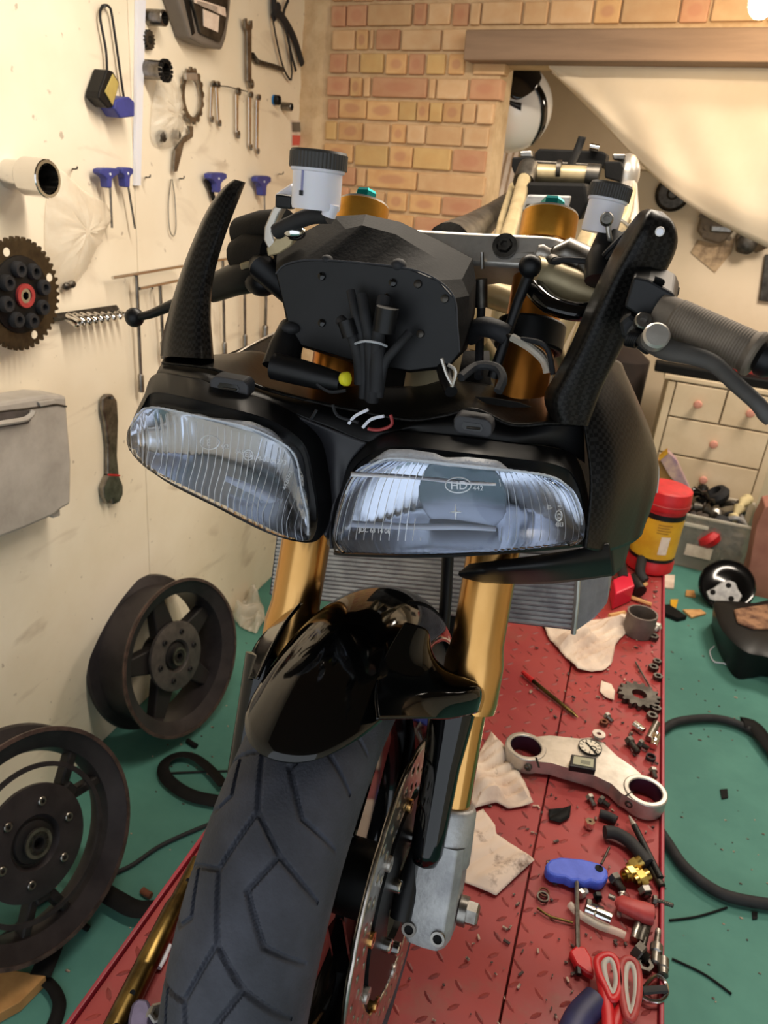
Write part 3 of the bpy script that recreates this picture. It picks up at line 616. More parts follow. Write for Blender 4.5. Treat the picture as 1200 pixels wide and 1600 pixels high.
for pth in ([(690, 560), (698, 585), (706, 600)], [(700, 570), (712, 580), (706, 604)]): q.tube(cr([PY(x, y, .655) for x, y in pth], 8), .0016, 6)
part('cable_clip', q, 'alloy', bike)
# ---- nose: headlights and their surround
def yR(px): return float(np.interp(px, [515, 580, 660, 760, 840, 880, 922], [.605, .585, .577, .585, .612, .64, .675]))
def yL(px): return float(np.interp(px, [200, 240, 300, 380, 450, 487, 522], [.645, .61, .58, .565, .572, .592, .605]))
def botR(px): return 862
def botL(px): return 700+(px-205)*.52
def HR(px, py, k=.00022, o=0): return (px, py, yR(px)+k*(botR(px)-py)+o)
def HL(px, py, k=.00022, o=0): return (px, py, yL(px)+k*(botL(px)-py)+o)
outL = [(202, 690), (206, 660), (224, 620), (244, 584), (310, 592), (340, 603), (420, 626), (465, 648), (500, 680), (516, 730), (520, 790), (505, 835), (478, 848), (418, 833), (338, 793), (258, 752), (209, 712)]
lenL = [(205, 690), (207, 668), (222, 645), (240, 637), (300, 650), (350, 660), (400, 672), (440, 692), (460, 715), (468, 760), (478, 800), (481, 835), (470, 843), (420, 828), (340, 788), (260, 747), (212, 708)]
outR = [(521, 858), (517, 815), (530, 770), (545, 725), (575, 692), (620, 674), (720, 682), (800, 692), (870, 700), (905, 722), (921, 790), (916, 845), (888, 857), (700, 871), (540, 869)]
lenR = [(528, 852), (526, 820), (540, 770), (556, 742), (580, 725), (620, 716), (700, 725), (800, 735), (870, 748), (895, 770), (908, 815), (905, 842), (885, 850), (700, 864), (540, 862)]
cowl = None
def surround(out, lens, H, name):
    n = 120; a = cr(out, n, True); b = None
    # keep the pairs together: parametrise both loops by control index
    def par(p):
        p = np.array(p, float); k = len(p); q = []
        for s in np.linspace(0, k, n, endpoint=False):
            i = int(s); t = s-i; A, B, C_, D = p[i-1], p[i], p[(i+1) % k], p[(i+2) % k]
            q.append(.5*((2*B)+(C_-A)*t+(2*A-5*B+4*C_-D)*t*t+(3*B-A-3*C_+D)*t**3))
        return np.array(q)
    a, b = par(out), par(lens); rows = []
    for f, k, o in ((0, .00036, .012), (.04, .00034, -.002), (.55, .00026, -.004), (.62, .00024, .002), (1.0, .00022, .010), (1.02, .00022, .02)):
        c = a+(b-a)*f; rows.append([PY(*H(x, y, k, o)) for x, y in c])
    m = MB(); m.grid(rows, cv=True); return m
nose = part('headlight_surround', surround(outL, lenL, HL, 'l'), 'black_satin', bike, 50)
nose2 = part('headlight_surround', surround(outR, lenR, HR, 'r'), 'black_satin', bike, 50)
def mid(px, py, o): return (px, py, .60+o)
vr = [[HL(465, 648, .00034, 0), mid(515, 668, .045), HR(575, 691, .00034, 0)], [HL(500, 680, .00034), mid(524, 692, .045), HR(547, 723, .00034)], [HL(516, 730, .00034), mid(524, 744, .035), HR(531, 769, .00034)],
      [HL(520, 790, .00034), mid(521, 806, .028), HR(519, 815, .0003)], [HL(505, 835, .0003), mid(514, 848, .024), HR(521, 857, .0003)]]
mat('cowl_grey', (44, 44, 48), (36, 36, 40), 12, rough=.5)
part('nose_centre', MB().grid(pix_patch(vr, 24, 14)), 'cowl_grey', bike, 60, solid=.003)
A_ = [HL(244, 584, .00036, .01), HL(310, 592, .00036, .01), HL(340, 603, .00036, .01), HL(420, 626, .00036, .01), HL(465, 648, .00034, .0), mid(517, 668, .045), HR(575, 691, .00034, .0), HR(620, 674, .00036, .01), HR(720, 682, .00036, .01), HR(800, 692, .00036, .01), HR(870, 700, .00036, .01), HR(914, 724, .00036, .01)]
Bl = [(252, 566), (325, 574), (372, 590), (420, 609), (500, 629), (560, 641), (640, 655), (692, 649), (742, 639), (800, 663), (862, 660), (912, 662)]
yB = lambda x: float(np.interp(x, [250, 340, 500, 700, 850, 915], [.69, .668, .665, .668, .685, .715]))
B_ = [(x, y+3, yB(x)+.006) for x, y in Bl]
A2 = [(.5*(a[0]+b[0]), .45*a[1]+.55*b[1], .55*a[2]+.45*b[2]-.004) for a, b in zip(A_, B_)]
part('nose_top', MB().grid(pix_patch([A_, A2, B_], 10, 90)), 'black_satin', bike, 60, solid=.002)
# carbon deck behind the nose
rear = [(262, 556), (350, 553), (398, 548), (440, 560), (500, 585), (560, 600), (640, 603), (700, 594), (745, 598), (800, 608), (860, 620), (905, 630)]
yd = [.74, .76, .78, .80, .80, .79, .79, .79, .79, .79, .78, .77]
Br = [(x, y, yB(x)-.008) for x, y in Bl]
D_ = [(x, y, q) for (x, y), q in zip(rear, yd)]
Dm = [((a[0]+b[0])/2, (a[1]+b[1])/2-2, (a[2]+b[2])/2) for a, b in zip(Br, D_)]
deck_c = part('carbon_deck', MB().grid(pix_patch([Br, Dm, D_], 12, 120)), 'carbon', bike, 60, solid=.0022)
sl = MB().prism([PY(x, y, .70-.0004*(y-625)-.004) for x, y in ((742, 620), (770, 622), (810, 629), (830, 636), (800, 637), (760, 631))], (0, .002, 0)); part('deck_slot', sl, 'black_matt', deck_c, 0)
for cx_, cy_ in ((357, 606), (738, 667)):
    yy = (HL if cx_ < 500 else HR)(cx_, cy_, .00036, .0)[2]-.006
    o_ = [(cx_+a*30*1, cy_+b*15+a*4) for a, b in ((-.75, -1), (.75, -.9), (1, -.5), (1, .6), (.8, 1), (-.75, .95), (-1, .5), (-1, -.55))]
    tb = part('mounting_tab', MB().prism([PY(x, y, yy) for x, y in o_], (0, .016, .002)), 'tab_plastic', bike, 0, .002)
    i_ = [(cx_+a*17, cy_+b*6+a*2.5) for a, b in ((-.8, -1), (.8, -1), (1, 0), (.8, 1), (-.8, 1), (-1, 0))]
    part('tab_slot', MB().prism([PY(x, y, yy-.0006) for x, y in i_], (0, .002, 0)), 'black_gloss', tb, 0)
    part('tab_pin', MB().tube([PY(cx_-9, cy_+1, yy-.001), PY(cx_+12, cy_+3, yy-.001)], .0012, 6), 'steel_dark', tb)
# lenses
colsL = [[HL(205, 672), HL(203, 688), HL(207, 702)], [HL(221, 644), HL(217, 684), HL(225, 724)], [HL(245, 637), HL(248, 690), HL(262, 749)], [HL(320, 653), HL(330, 720), HL(345, 790)],
         [HL(390, 669), HL(404, 750), HL(420, 829)], [HL(440, 691), HL(448, 768), HL(455, 843)], [HL(462, 716), HL(472, 780), HL(477, 844)], [HL(470, 760), HL(478, 800), HL(481, 836)]]
rowsR = [[HR(590, 722), HR(620, 716), HR(700, 724), HR(800, 735), HR(864, 746)], [HR(556, 742), HR(640, 740), HR(720, 747), HR(810, 757), HR(890, 766)], [HR(539, 774), HR(640, 776), HR(725, 780), HR(815, 784), HR(903, 792)],
         [HR(528, 816), HR(640, 816), HR(730, 817), HR(815, 818), HR(909, 819)], [HR(525, 845), HR(640, 845), HR(730, 845), HR(815, 843), HR(906, 842)], [HR(540, 863), HR(640, 865), HR(730, 863), HR(810, 858), HR(887, 851)]]
def flutes(g, axis, period, amp, skip=None):
    g = g.copy(); nu, nv = g.shape[:2]; n = nv if axis else nu
    for i in range(nu):
        for j in range(nv):
            s = (j if axis else i)/(n-1)
            if skip and skip(i/(nu-1), j/(nv-1)): continue
            ph = (s*period) % 1; g[i, j, 1] += amp*(1-abs(2*ph-1))**.5
    return g
gL = pix_patch(colsL, 220, 26); gR = pix_patch(rowsR, 26, 240)
gLf = flutes(gL, 0, 30, -.0007, lambda u, v: v < .1); gRf = flutes(gR, 1, 34, -.0007, lambda u, v: ((v-.5)/.19)**2+((u-.42)/.62)**2 < 1)
mat('lens_top_marks', (190, 196, 206), rough=.4)
def headlight(g, name, lab):
    hl = part('headlight', MB().grid(g), 'lens_glass', bike, 30, solid=.0035, off=1, label=lab); return hl
hL = headlight(gLf, 'l', None); hR = headlight(gRf, 'r', None)
hL['label'] = 'fluted glass headlight angled to the left'; hR['label'] = 'fluted glass headlight with a clear round centre'
def bowl(cols_or_rows, depth, nu, nv, shelf):
    g = pix_patch(cols_or_rows, nu, nv); out = g.copy()
    for i in range(nu):
        for j in range(nv):
            u, v = i/(nu-1)*2-1, j/(nv-1)*2-1
            out[i, j, 1] += .0035+depth*(1-max(abs(u), abs(v))**4)*(1-.45*(u*u+v*v)/2)
    return out
bL = bowl(colsL, .055, 40, 30, 0); bR = bowl(rowsR, .06, 30, 50, 0)
part('reflector', MB().grid(bL), 'reflector', hL, 60); part('reflector', MB().grid(bR), 'reflector', hR, 60)
# inside the right lamp: round projector bowl, white strips for the bright reflections, bulb
pc = PY(722, 775, .625)
part('projector_bowl', MB().lathe([(.012, .03), (.028, .022), (.038, .004), (.0395, 0), (.041, 0)], pc, (0, 1, .1), 40), mat('bowl_dark', (150, 153, 160), rough=.25, metal=1), hR)
part('bulb', MB().lathe([(.006, 0), (.006, .012), (.004, .018), (0, .019)], pc+[0, .022, 0], (0, -1, 0), 16), 'chrome', hR)
part('edge_highlight', MB().tube(cr([PY(350, 564, .75), PY(395, 537, .815), PY(443, 514, .915)], 12), .0013, 6), 'alloy', bike, label='pale line for the highlight along the fairing edge')  # thin pale tube drawn in place of the lamp highlight on the edge
for ya, yb_, r in ((742, 754, .0016), (818, 822, .0028)):  # white strips stand for bright reflections off the reflector edges
    part('reflection_strip', MB().grid(pix_patch([[(548, ya-5, .612), (640, ya, .606), (720, yb_-4, .606), (775, yb_, .608)], [(548, ya+r*3200-4, .606), (640, ya+r*3200, .60), (720, yb_+r*3200-4, .60), (775, yb_+r*3200-2, .602)]], 2, 20)), 'white_plastic', hR, solid=.001)
part('reflection_strip', MB().grid(pix_patch([[(352, 742, .60), (400, 760, .598), (456, 790, .615)], [(352, 752, .597), (400, 776, .594), (456, 806, .611)]], 2, 16)), 'white_plastic', hL, solid=.001)  # white strip stands for the reflected band in the left lamp
# the fine moulded ribs that show as pale lines across the glass
def ribs(g, axis, where, n0, n1, skip=None):
    q = MB(); nu, nv = g.shape[:2]; off = np.array([0, -.0042, 0])
    for s in where:
        seg = []
        for t in np.linspace(n0, n1, 14):
            i, j = (int(s*(nu-1)), int(t*(nv-1))) if axis == 0 else (int(t*(nu-1)), int(s*(nv-1)))
            if skip and skip(i/(nu-1), j/(nv-1)):
                if len(seg) > 1: q.tube(seg, .00035, 4)
                seg = []; continue
            seg.append(g[i, j]+off)
        if len(seg) > 1: q.tube(seg, .00035, 4)
    return q
inside = lambda u, v: ((v-.5)/.19)**2+((u-.42)/.62)**2 < 1
part('glass_rib', ribs(gL, 0, np.linspace(.03, .97, 29), .10, .97), 'lens_mark', hL, 0, kind='stuff'); part('glass_rib', ribs(gL, 0, np.linspace(.06, .95, 80), .02, .12), 'lens_mark', hL, 0, kind='stuff')
part('glass_rib', ribs(gR, 1, np.linspace(.02, .98, 33), .12, .86, inside), 'lens_mark', hR, 0, kind='stuff'); part('glass_rib', ribs(gR, 1, np.linspace(.02, .98, 90), .02, .13, inside), 'lens_mark', hR, 0, kind='stuff'); part('glass_rib', ribs(gR, 1, np.linspace(.3, .8, 44), .92, .99), 'lens_mark', hR, 0, kind='stuff')
# fluted sealing strips along the top edge and the frayed clear film above it
def strip(pts, H, r, m, par, name):
    q = MB(); P_ = [PY(*H(x, y, .00022, -.004)) for x, y in cr(pts, 90)]
    rs = [r*(1.25 if k % 2 else .85) for k in range(90)]; return part(name, q.tube(P_, rs, 6), m, par, 0)
strip([(205, 672), (222, 645), (245, 637), (320, 653), (390, 669), (440, 692), (462, 716), (470, 760), (480, 805), (481, 836)], HL, .0011, 'lens_top_marks', hL, 'lens_seal')
strip([(540, 772), (556, 744), (590, 722), (620, 716), (700, 724), (800, 735), (864, 746), (892, 768), (905, 800), (909, 820)], HR, .0011, 'lens_top_marks', hR, 'lens_seal')
mat('clear_film', (190, 194, 202), (170, 174, 184), 60, rough=.35, bump=.4, bscale=300)
def film(top, bot, H, par): part('protective_film', MB().grid(pix_patch([[H(x, y, .00024, -.003) for x, y in poly(top, 30)], [H(x, y, .00022, -.004) for x, y in poly(bot, 30)]], 3, 60, True)), 'clear_film', par, 60, solid=.0008, label='frayed strip of clear protective film')
film([(300, 647), (312, 646), (330, 652), (360, 655), (395, 659), (425, 672), (442, 688), (455, 705), (464, 730), (468, 760)], [(300, 651), (320, 655), (345, 661), (370, 668), (400, 676), (430, 690), (445, 700), (455, 716), (461, 738), (466, 760)], HL, hL)
film([(576, 722), (606, 702), (640, 702), (680, 708), (692, 714), (700, 715), (730, 714), (775, 719), (782, 722), (795, 733)], [(582, 726), (610, 720), (640, 721), (680, 725), (700, 728), (715, 729), (740, 732), (765, 734), (785, 736), (797, 737)], HR, hR)
# moulded lettering on the glass
def letters(txt, px, py, H, size, par, rot=0):
    c = bpy.data.curves.new('lettering', 'FONT'); c.body = txt; c.size = size; c.extrude = .0003; c.align_x = 'CENTER'; c.align_y = 'CENTER'
    o = bpy.data.objects.new('tmp', c); COL.objects.link(o); dg = bpy.context.evaluated_depsgraph_get(); me = bpy.data.meshes.new_from_object(o.evaluated_get(dg)); bpy.data.objects.remove(o)
    p = PY(*H(px, py, .00022, -.0052)); ax1 = unit(PY(*H(px+6, py, .00022, -.0052))-PY(*H(px-6, py, .00022, -.0052))); ax2 = unit(PY(*H(px, py-6, .00022, -.0052))-PY(*H(px, py+6, .00022, -.0052)))
    ca, sa = math.cos(rot), math.sin(rot); a1 = ca*ax1+sa*ax2; a2 = unit(-sa*ax1+ca*ax2); a3 = np.cross(a1, a2)
    m = MB(); m.add([p+a1*v.co.x+a2*v.co.y+a3*v.co.z for v in me.vertices], [tuple(f.vertices) for f in me.polygons]); bpy.data.meshes.remove(me)
    return part('lettering', m, 'lens_mark', par, 0)
def oval(px, py, rx, ry, H, par, th=.0006):
    part('oval_mark', MB().tube([PY(*H(px+rx*math.cos(a), py+ry*math.sin(a), .00022, -.005)) for a in np.linspace(0, 2*pi, 30, endpoint=False)], th, 5, closed=True), 'lens_mark', par)
letters('E', 326, 692, HL, .009, hL); oval(328, 691, 15, 11, HL, hL); letters('442', 351, 698, HL, .006, hL)
letters('SAE', 375, 706, HL, .006, hL, -.15); oval(388, 711, 7.5, 8, HL, hL); letters('E3', 388, 711, HL, .0065, hL, -.15); letters('SIM-0004273', 420, 719, HL, .0062, hL, -.17); letters('44262-2', 449, 750, HL, .0055, hL, 1.25)
letters('HD', 717, 759, HR, .010, hR); oval(716, 758, 20, 12, HR, hR); letters('442', 747, 763, HR, .006, hR)
letters('JDC 63 14 06', 585, 829, HR, .006, hR, -.05); letters('02-', 859, 793, HR, .0055, hR); letters('4313', 874, 820, HR, .0055, hR); letters('E3 15', 874, 800, HR, .006, hR, 1.5); oval(873, 806, 5, 8, HR, hR)
q = MB()
for dx, dy in ((0, -12), (9, 0), (0, 12), (-9, 0)): q.tube([PY(*HR(712, 800, .00022, -.005)), PY(*HR(712+dx, 800+dy, .00022, -.005))], [.0011, .0002], 5)
part('star_mark', q, 'lens_mark', hR)
# wiring in the gap below the deck lip
for pth, mm in (([(495, 640), (485, 655), (470, 660)], 'black_rubber'), ([(575, 640), (555, 650), (545, 662)], 'white_plastic'), ([(600, 650), (580, 655), (567, 668)], 'white_plastic'), ([(610, 648), (612, 664), (592, 672), (575, 670)], 'red_faded'), ([(520, 632), (528, 650), (560, 660)], 'black_rubber'), ([(495, 600), (515, 612), (540, 610)], 'black_rubber')):
    part('wire', MB().tube(cr([PY(x, y, .645) for x, y in pth], 10), .0016, 6), mm, bike)
# ---- carbon horns (mirror fairings)
def horn(secs, Y0, Y1, crest, fl, name, par, bulge=.016, solid=.003):
    n = len(secs); rows = []
    for i, (lx, ly, rx, ry) in enumerate(secs):
        f = i/(n-1); Y = Y0+(Y1-Y0)*f; wdt = math.hypot(rx-lx, ry-ly)/88.
        p = lambda s, o: (lx+(rx-lx)*s, ly+(ry-ly)*s, Y+o)
        rows.append([p(0.04, .045*wdt), p(0, .022*wdt), p(.12, -.002), p(crest*.6, -bulge*wdt*.9), p(crest, -bulge*wdt*1.1), p((1+crest)/2, -bulge*.5*wdt), p(.98, .004), p(1, .03*wdt), p(.96, .05*wdt)])
    g = pix_patch(rows, 70, 40)
    m = MB().grid(g, cv=True); m.add(g[-1], [tuple(range(40))]); m.add(g[0], [tuple(range(40))])
    return part(name, m, 'carbon', par, 60)
hl_ = horn([(250, 556, 335, 561), (254, 525, 333, 536), (267, 475, 330, 492), (283, 424, 333, 442), (302, 374, 345, 392), (324, 327, 360, 347), (348, 294, 374, 311), (366, 280, 384, 285)], .685, .76, .72, 0, 'carbon_horn', bike)
hr_ = horn([(862, 660, 918, 666), (850, 620, 926, 645), (868, 584, 941, 605), (893, 535, 963, 560), (916, 480, 988, 513), (940, 428, 1012, 465), (962, 385, 1042, 421), (984, 350, 1058, 382), (1000, 331, 1054, 350), (1012, 326, 1036, 331)], .685, .70, .35, 0, 'carbon_horn', bike)
part('horn_hole', MB().ring(.0036, .0025, .002, PY(1031, 362, .676), (0, 1, .1), 20), 'alloy', hr_)
part('hole_bright_spot', MB().lathe([(.0026, 0), (.0026, .001), (0, .001)], PY(1031, 362, .6745), (0, -1, 0), 16), 'white_plastic', hr_)  # white disc stands for the brightness seen through the hole
# ---- side fairings and the lower lip
part('side_fairing', MB().grid(pix_patch([[(914, 664, .705), (924, 755, .685), (916, 857, .665)], [(930, 610, .73), (965, 730, .71), (945, 862, .70)], [(952, 563, .79), (1010, 690, .79), (985, 850, .77)], [(972, 568, .87), (1029, 722, .87), (1004, 834, .83)], [(962, 572, 1.10), (1012, 720, 1.10), (992, 832, 1.05)]], 30, 30)), 'carbon', bike, 60, solid=.003, label='glossy carbon side fairing')
part('edge_highlight', MB().tube(cr([PY(917, 664, .70), PY(930, 612, .724), PY(950, 565, .785), PY(985, 625, .845), PY(1026, 718, .86), PY(1026, 770, .86)], 30), .0013, 6), 'alloy', bike, label='pale line for the highlight along the fairing edge')  # pale tube drawn as the specular line round the fairing rim
part('side_fairing', MB().grid(pix_patch([[(338, 560, .74), (395, 536, .82), (443, 514, .92)], [(352, 572, .73), (400, 556, .80), (446, 545, .90)]], 6, 20)), 'carbon', bike, 60, solid=.003)
part('lower_lip', MB().grid(pix_patch([[(733, 881, .66), (764, 877, .655), (850, 866, .66), (952, 849, .70)], [(716, 897, .655), (760, 893, .645), (850, 886, .65), (956, 874, .70)], [(726, 904, .67), (765, 911, .67), (860, 912, .68), (957, 900, .72)]], 10, 40)), 'black_satin', bike, 60, solid=.004, label='black curved lip under the right headlight')
part('inner_panel', MB().grid(pix_patch([[(952, 850, .71), (958, 900, .73)], [(986, 846, .80), (975, 885, .82)]], 6, 8)), 'black_satin', bike, 60, solid=.003)
# ---- radiator
mat('tank_grey', (150, 150, 160), (116, 116, 126), 14, rough=.5, metal=.5, bump=.2, bscale=120)
rad = part('radiator', MB().prism([PY(x, y, Y) for x, y, Y in ((432, 836, .95), (905, 868, .90), (897, 986, .90), (420, 930, .95))], (0, .035, .008)), mat('core_grey', (56, 58, 66), rough=.6), bike, 0, .002)
m = MB()
for k in range(15):
    f = k/14; a = np.array([434+(424-434)*f, 842+(926-842)*f]); b = np.array([903+(896-903)*f, 874+(980-874)*f])
    m.tube([PY(*a, .944), PY(*b, .894)], .0016, 4, flat=2)
part('radiator_tube', m, 'alloy_cast', rad, 0, kind='stuff')
m = MB()
for k in range(14):
    for j in range(110):
        f0, f1 = (k+.15)/14, (k+.85)/14; s0, s1 = j/110, (j+.5)/110
        def q_(s, f): return PY(434+s*469+(-10+s*3)*f, 842+s*32+(84+s*22)*f, .947-.05*s)
        a, b, c = q_(s0, f0), q_(s1, f1), q_(s1+.0045, f0); m.add([a, b, b+np.array([.0007, 0, 0]), a+np.array([.0007, 0, 0])], [(0, 1, 2, 3)])
        m.add([b, c, c+np.array([.0007, 0, 0]), b+np.array([.0007, 0, 0])], [(0, 1, 2, 3)])
part('radiator_fin', m, 'tank_grey', rad, 0, kind='stuff')
tk = MB(); tk.prism([PY(x, y, Y) for x, y, Y in ((903, 866, .888), (952, 872, .95), (949, 944, .95), (930, 968, .92), (897, 990, .888))], (0, .055, .012)); part('radiator_tank', tk, 'tank_grey', rad, 0, .004)
part('tank_seam', MB().tube([PY(x, y, Y) for x, y, Y in ((905, 868, .884), (901, 940, .884), (896, 990, .884))], .0035, 8), 'alloy', rad)
part('oil_line', MB().tube([PY(700, 862, .80), PY(697, 930, .80), PY(690, 1020, .76)], .0075, 12), 'black_satin', bike)
# ---- front wheel
R_, HWD = .30, .0582
def tyre_section(a): # a in radians around the crown
    return HWD*math.sin(a), R_-.060*(1-math.cos(a))
P = 17.5*pi/180
pat = [[(0, -.05), (.5, -.33), (1, -.05)], [(0, -.05), (.27, .40), (.55, .92)], [(.5, -.33), (.56, -.83), (.64, -1)], [(.27, .40), (.58, .15), (.94, .51), (1.12, 1)], [(.56, -.70), (.92, -.55), (1.05, -.74), (1.08, -1)]]
def tyre_patch(th, al, groove):
    A_, T_ = np.meshgrid(al, th); X = HWD*np.sin(A_); Rr = R_-.060*(1-np.cos(A_))
    sw_ = np.clip((np.abs(A_)-1.35)/.5, 0, 1)     # sidewall runs in towards the rim
    if groove:
        U = ((math.radians(55)-T_)/P) % 1.0; lat = np.sin(A_)*1.0; d = np.full(A_.shape, 9.)
        for pl_ in pat:
            for (u0, l0), (u1, l1) in zip(pl_[:-1], pl_[1:]):
                for sh in (-1, 0, 1):
                    px = (U+sh)*P*.29; py = np.arcsin(np.clip(lat, -1, 1))*.06; ax, ay = u0*P*.29, math.asin(max(-1, min(1, l0*.98)))*.06; bx, by = u1*P*.29, math.asin(max(-1, min(1, l1*.98)))*.06
                    dx, dy = bx-ax, by-ay; t = np.clip(((px-ax)*dx+(py-ay)*dy)/(dx*dx+dy*dy), 0, 1); d = np.minimum(d, np.hypot(px-ax-t*dx, py-ay-t*dy))
        dep = .0035*np.clip(1-(d-.0012)/.0012, 0, 1); fade = np.clip((1.25-np.abs(A_))/.1, 0, 1); dep = dep*fade
    else: dep = 0
    Rr = Rr-dep
    g = np.zeros(A_.shape+(3,)); g[..., 0] = X; g[..., 1] = -Rr*np.cos(T_); g[..., 2] = Rr*np.sin(T_)
    return AX+g@BL.T
m = MB(); al = np.linspace(-1.45, 1.45, 121)
m.grid(tyre_patch(np.radians(np.linspace(-12, 82, 420)), al, True))
m.grid(tyre_patch(np.radians(np.linspace(82, 348, 90)), np.linspace(-1.45, 1.45, 24), False))
for s in (-1, 1):   # sidewalls down to the bead
    rows = []
    for xw, rw in ((HWD*math.sin(1.45), R_-.060*(1-math.cos(1.45))), (.0585, .238), (.054, .225), (.048, .218)):
        rows.append([AX+BL@np.array([s*xw, -rw*math.cos(t), rw*math.sin(t)]) for t in np.linspace(0, 2*pi, 120, endpoint=False)])
    m.grid(rows, cv=True)
wh = part('front_wheel', MB().lathe_closed([(.216, -.05), (.224, -.052), (.224, -.046), (.20, -.030), (.196, 0), (.20, .030), (.224, .046), (.224, .052), (.216, .05), (.185, .028), (.180, 0), (.185, -.028)], AX, FX, 96), 'black_gloss', bike, 40)
part('tyre', m, 'tyre_rubber', wh, 40, label='worn road tyre with angular grooves')
hub = MB(); hub.lathe([(.035, -.05), (.04, -.03), (.04, .03), (.035, .05)], AX, FX, 32); part('hub', hub, 'black_satin', wh)
for k in range(3):
    a = math.radians(20+120*k); d_ = BL@np.array([0, -math.cos(a), math.sin(a)]); t_ = BL@np.array([0, math.sin(a), math.cos(a)])
    part('spoke', MB().prism([AX+d_*.035+t_*.03-FX*.012, AX+d_*.19+t_*.018-FX*.012, AX+d_*.19-t_*.018-FX*.012, AX+d_*.035-t_*.03-FX*.012], FX*.024), 'black_gloss', wh, 0, .004)
mat('disc_steel', (186, 178, 170), (150, 142, 134), 60, rough=.28, metal=1)
def disc(x):
    nt_, nr = 240, 10; ri, ro = .113, .160; m = MB(); o = AX+FX*x; vs = []; idx = {}
    rs = np.linspace(ri, ro, nr+1); fs = []
    for i in range(nt_):
        for j in range(nr+1):
            a = 2*pi*i/nt_; rj = rs[j]
            if j == nr: rj -= .0022*max(0, math.sin(a*10))**6
            if j == 0: rj += .003*max(0, math.sin(a*10+1))**4
            vs.append(o+BL@np.array([0, rj*math.cos(a), rj*math.sin(a)]))
    for i in range(nt_):
        for j in range(nr):
            if ((i+2*(j//2)*3) % 12 in (0, 1)) and j in (1, 3, 5, 7) : continue
            k = (i+1) % nt_; fs.append((i*(nr+1)+j, k*(nr+1)+j, k*(nr+1)+j+1, i*(nr+1)+j+1))
    m.add(vs, fs); return m
for x in (.066, -.066):
    ds = part('brake_disc', disc(x), 'disc_steel', wh, 30, solid=.0045, off=0)
    part('disc_carrier', MB().lathe_closed([(.05, -.003), (.075, -.003), (.102, -.002), (.102, .003), (.075, .004), (.05, .004)], AX+FX*x, FX, 60), 'black_satin', ds)
    for k in range(10):
        a = 2*pi*(k+.3)/10; c = AX+FX*x+BL@np.array([0, .107*math.cos(a), .107*math.sin(a)])
        part('disc_bobbin', MB().lathe_closed([(.003, -.004), (.0075, -.004), (.008, 0), (.0075, .005), (.003, .005)], c, FX, 14), 'alloy' if k % 2 else 'gold', ds)
    for k in range(6):
        a = 2*pi*(k+.1)/6; c = AX+FX*(x+math.copysign(.004, x))+BL@np.array([0, .06*math.cos(a), .06*math.sin(a)]); part('disc_bolt', MB().capbolt(c, FX*math.copysign(1, x), .007, .008), 'chrome', ds)
part('wheel_spacer', MB().cyl(AX+FX*.05, AX+FX*.082, .02), 'steel_dark', wh)
part('speed_sensor', MB().tube([FK(.079, -.01, .035), FK(.079, .01, .03), FK(.082, .06, .01)], [.011, .012, .008], 12), 'black_satin', bike)
# ---- front mudguard
m = MB(); g = []
us = np.linspace(-1, 1, 45)
for v in np.linspace(0, 1, 50):
    row = []
    for u in us:
        th = math.radians(62+20*abs(u)**2.2); th = th+(math.radians(158)-th)*v; al_ = u*1.32; x = .0655*math.sin(al_); rr_ = .250+.064*math.cos(al_)
        row.append(WB(x, -rr_*math.cos(th), rr_*math.sin(th)))
    g.append(row)
fd = part('front_mudguard', MB().grid(g), 'black_gloss', bike, 60, solid=.003, label='glossy black front mudguard')
part('mudguard_wing', MB().grid(pix_patch([[(634, 972, .585), (600, 1030, .545), (586, 1075, .51), (590, 1122, .48)], [(668, 985, .60), (645, 1050, .56), (645, 1088, .535), (650, 1122, .52)], [(676, 1022, .62), (703, 1062, .59), (708, 1090, .57), (700, 1124, .565)], [(700, 1048, .635), (744, 1067, .615), (753, 1086, .605), (746, 1114, .60)], [(712, 1052, .66), (752, 1072, .65), (758, 1090, .64), (752, 1112, .63)]], 24, 24)), 'black_gloss', fd, 60, solid=.003)
part('mudguard_wing', MB().grid(pix_patch([[(470, 940, .60), (440, 980, .56), (400, 1060, .50)], [(440, 962, .64), (405, 1000, .62), (388, 1060, .58)], [(420, 985, .67), (392, 1020, .66), (382, 1070, .64)]], 14, 14)), 'black_gloss', fd, 60, solid=.003)
for sx, ox, t0 in ((1, -.011, .205), (-1, -.014, .215)):
    cp = [FK(SP*sx+ox, t0, .022), FK(SP*sx+ox, .15, .030), FK(SP*sx+ox, .09, .032), FK(SP*sx+ox, .062, .032), FK(SP*sx+ox, .05, .032), FK(SP*sx+ox, .046, .032)]
    part('fork_guard', MB().tube(cp, [.024, .019, .0175, .0165, .012, .004], 20, flat=.9), 'black_gloss', fd, 60)
# ================================================================== things hung on the left wall
def sc(ox, oy, s): return lambda pts: [(ox+a/s, oy+b/s) for a, b in pts]
c1, c2, c3, c4, c5 = sc(0, 230, 2.5), sc(150, 0, 5.515), sc(300, 0, 5.515), sc(0, 600, 2.667), sc(0, 1080, 2.857)
def wp(pts, off, th, mb=None): return (mb or MB()).prism([PX(x, y, XL+off+th) for x, y in pts], (-th, 0, 0))
def wt(pts, off, r, n=0, seg=8, mb=None, closed=False):
    p = [PX(x, y, XL+off) for x, y in pts]
    if n: p = cr(p, n, closed)
    return (mb or MB()).tube(p, r, seg, closed=closed)
XA = np.array([1., 0, 0])
def wc(x, y, off=0): return PX(x, y, XL+off)
def at_wall(pt): return (XL, float(pt[1]), float(pt[2]))
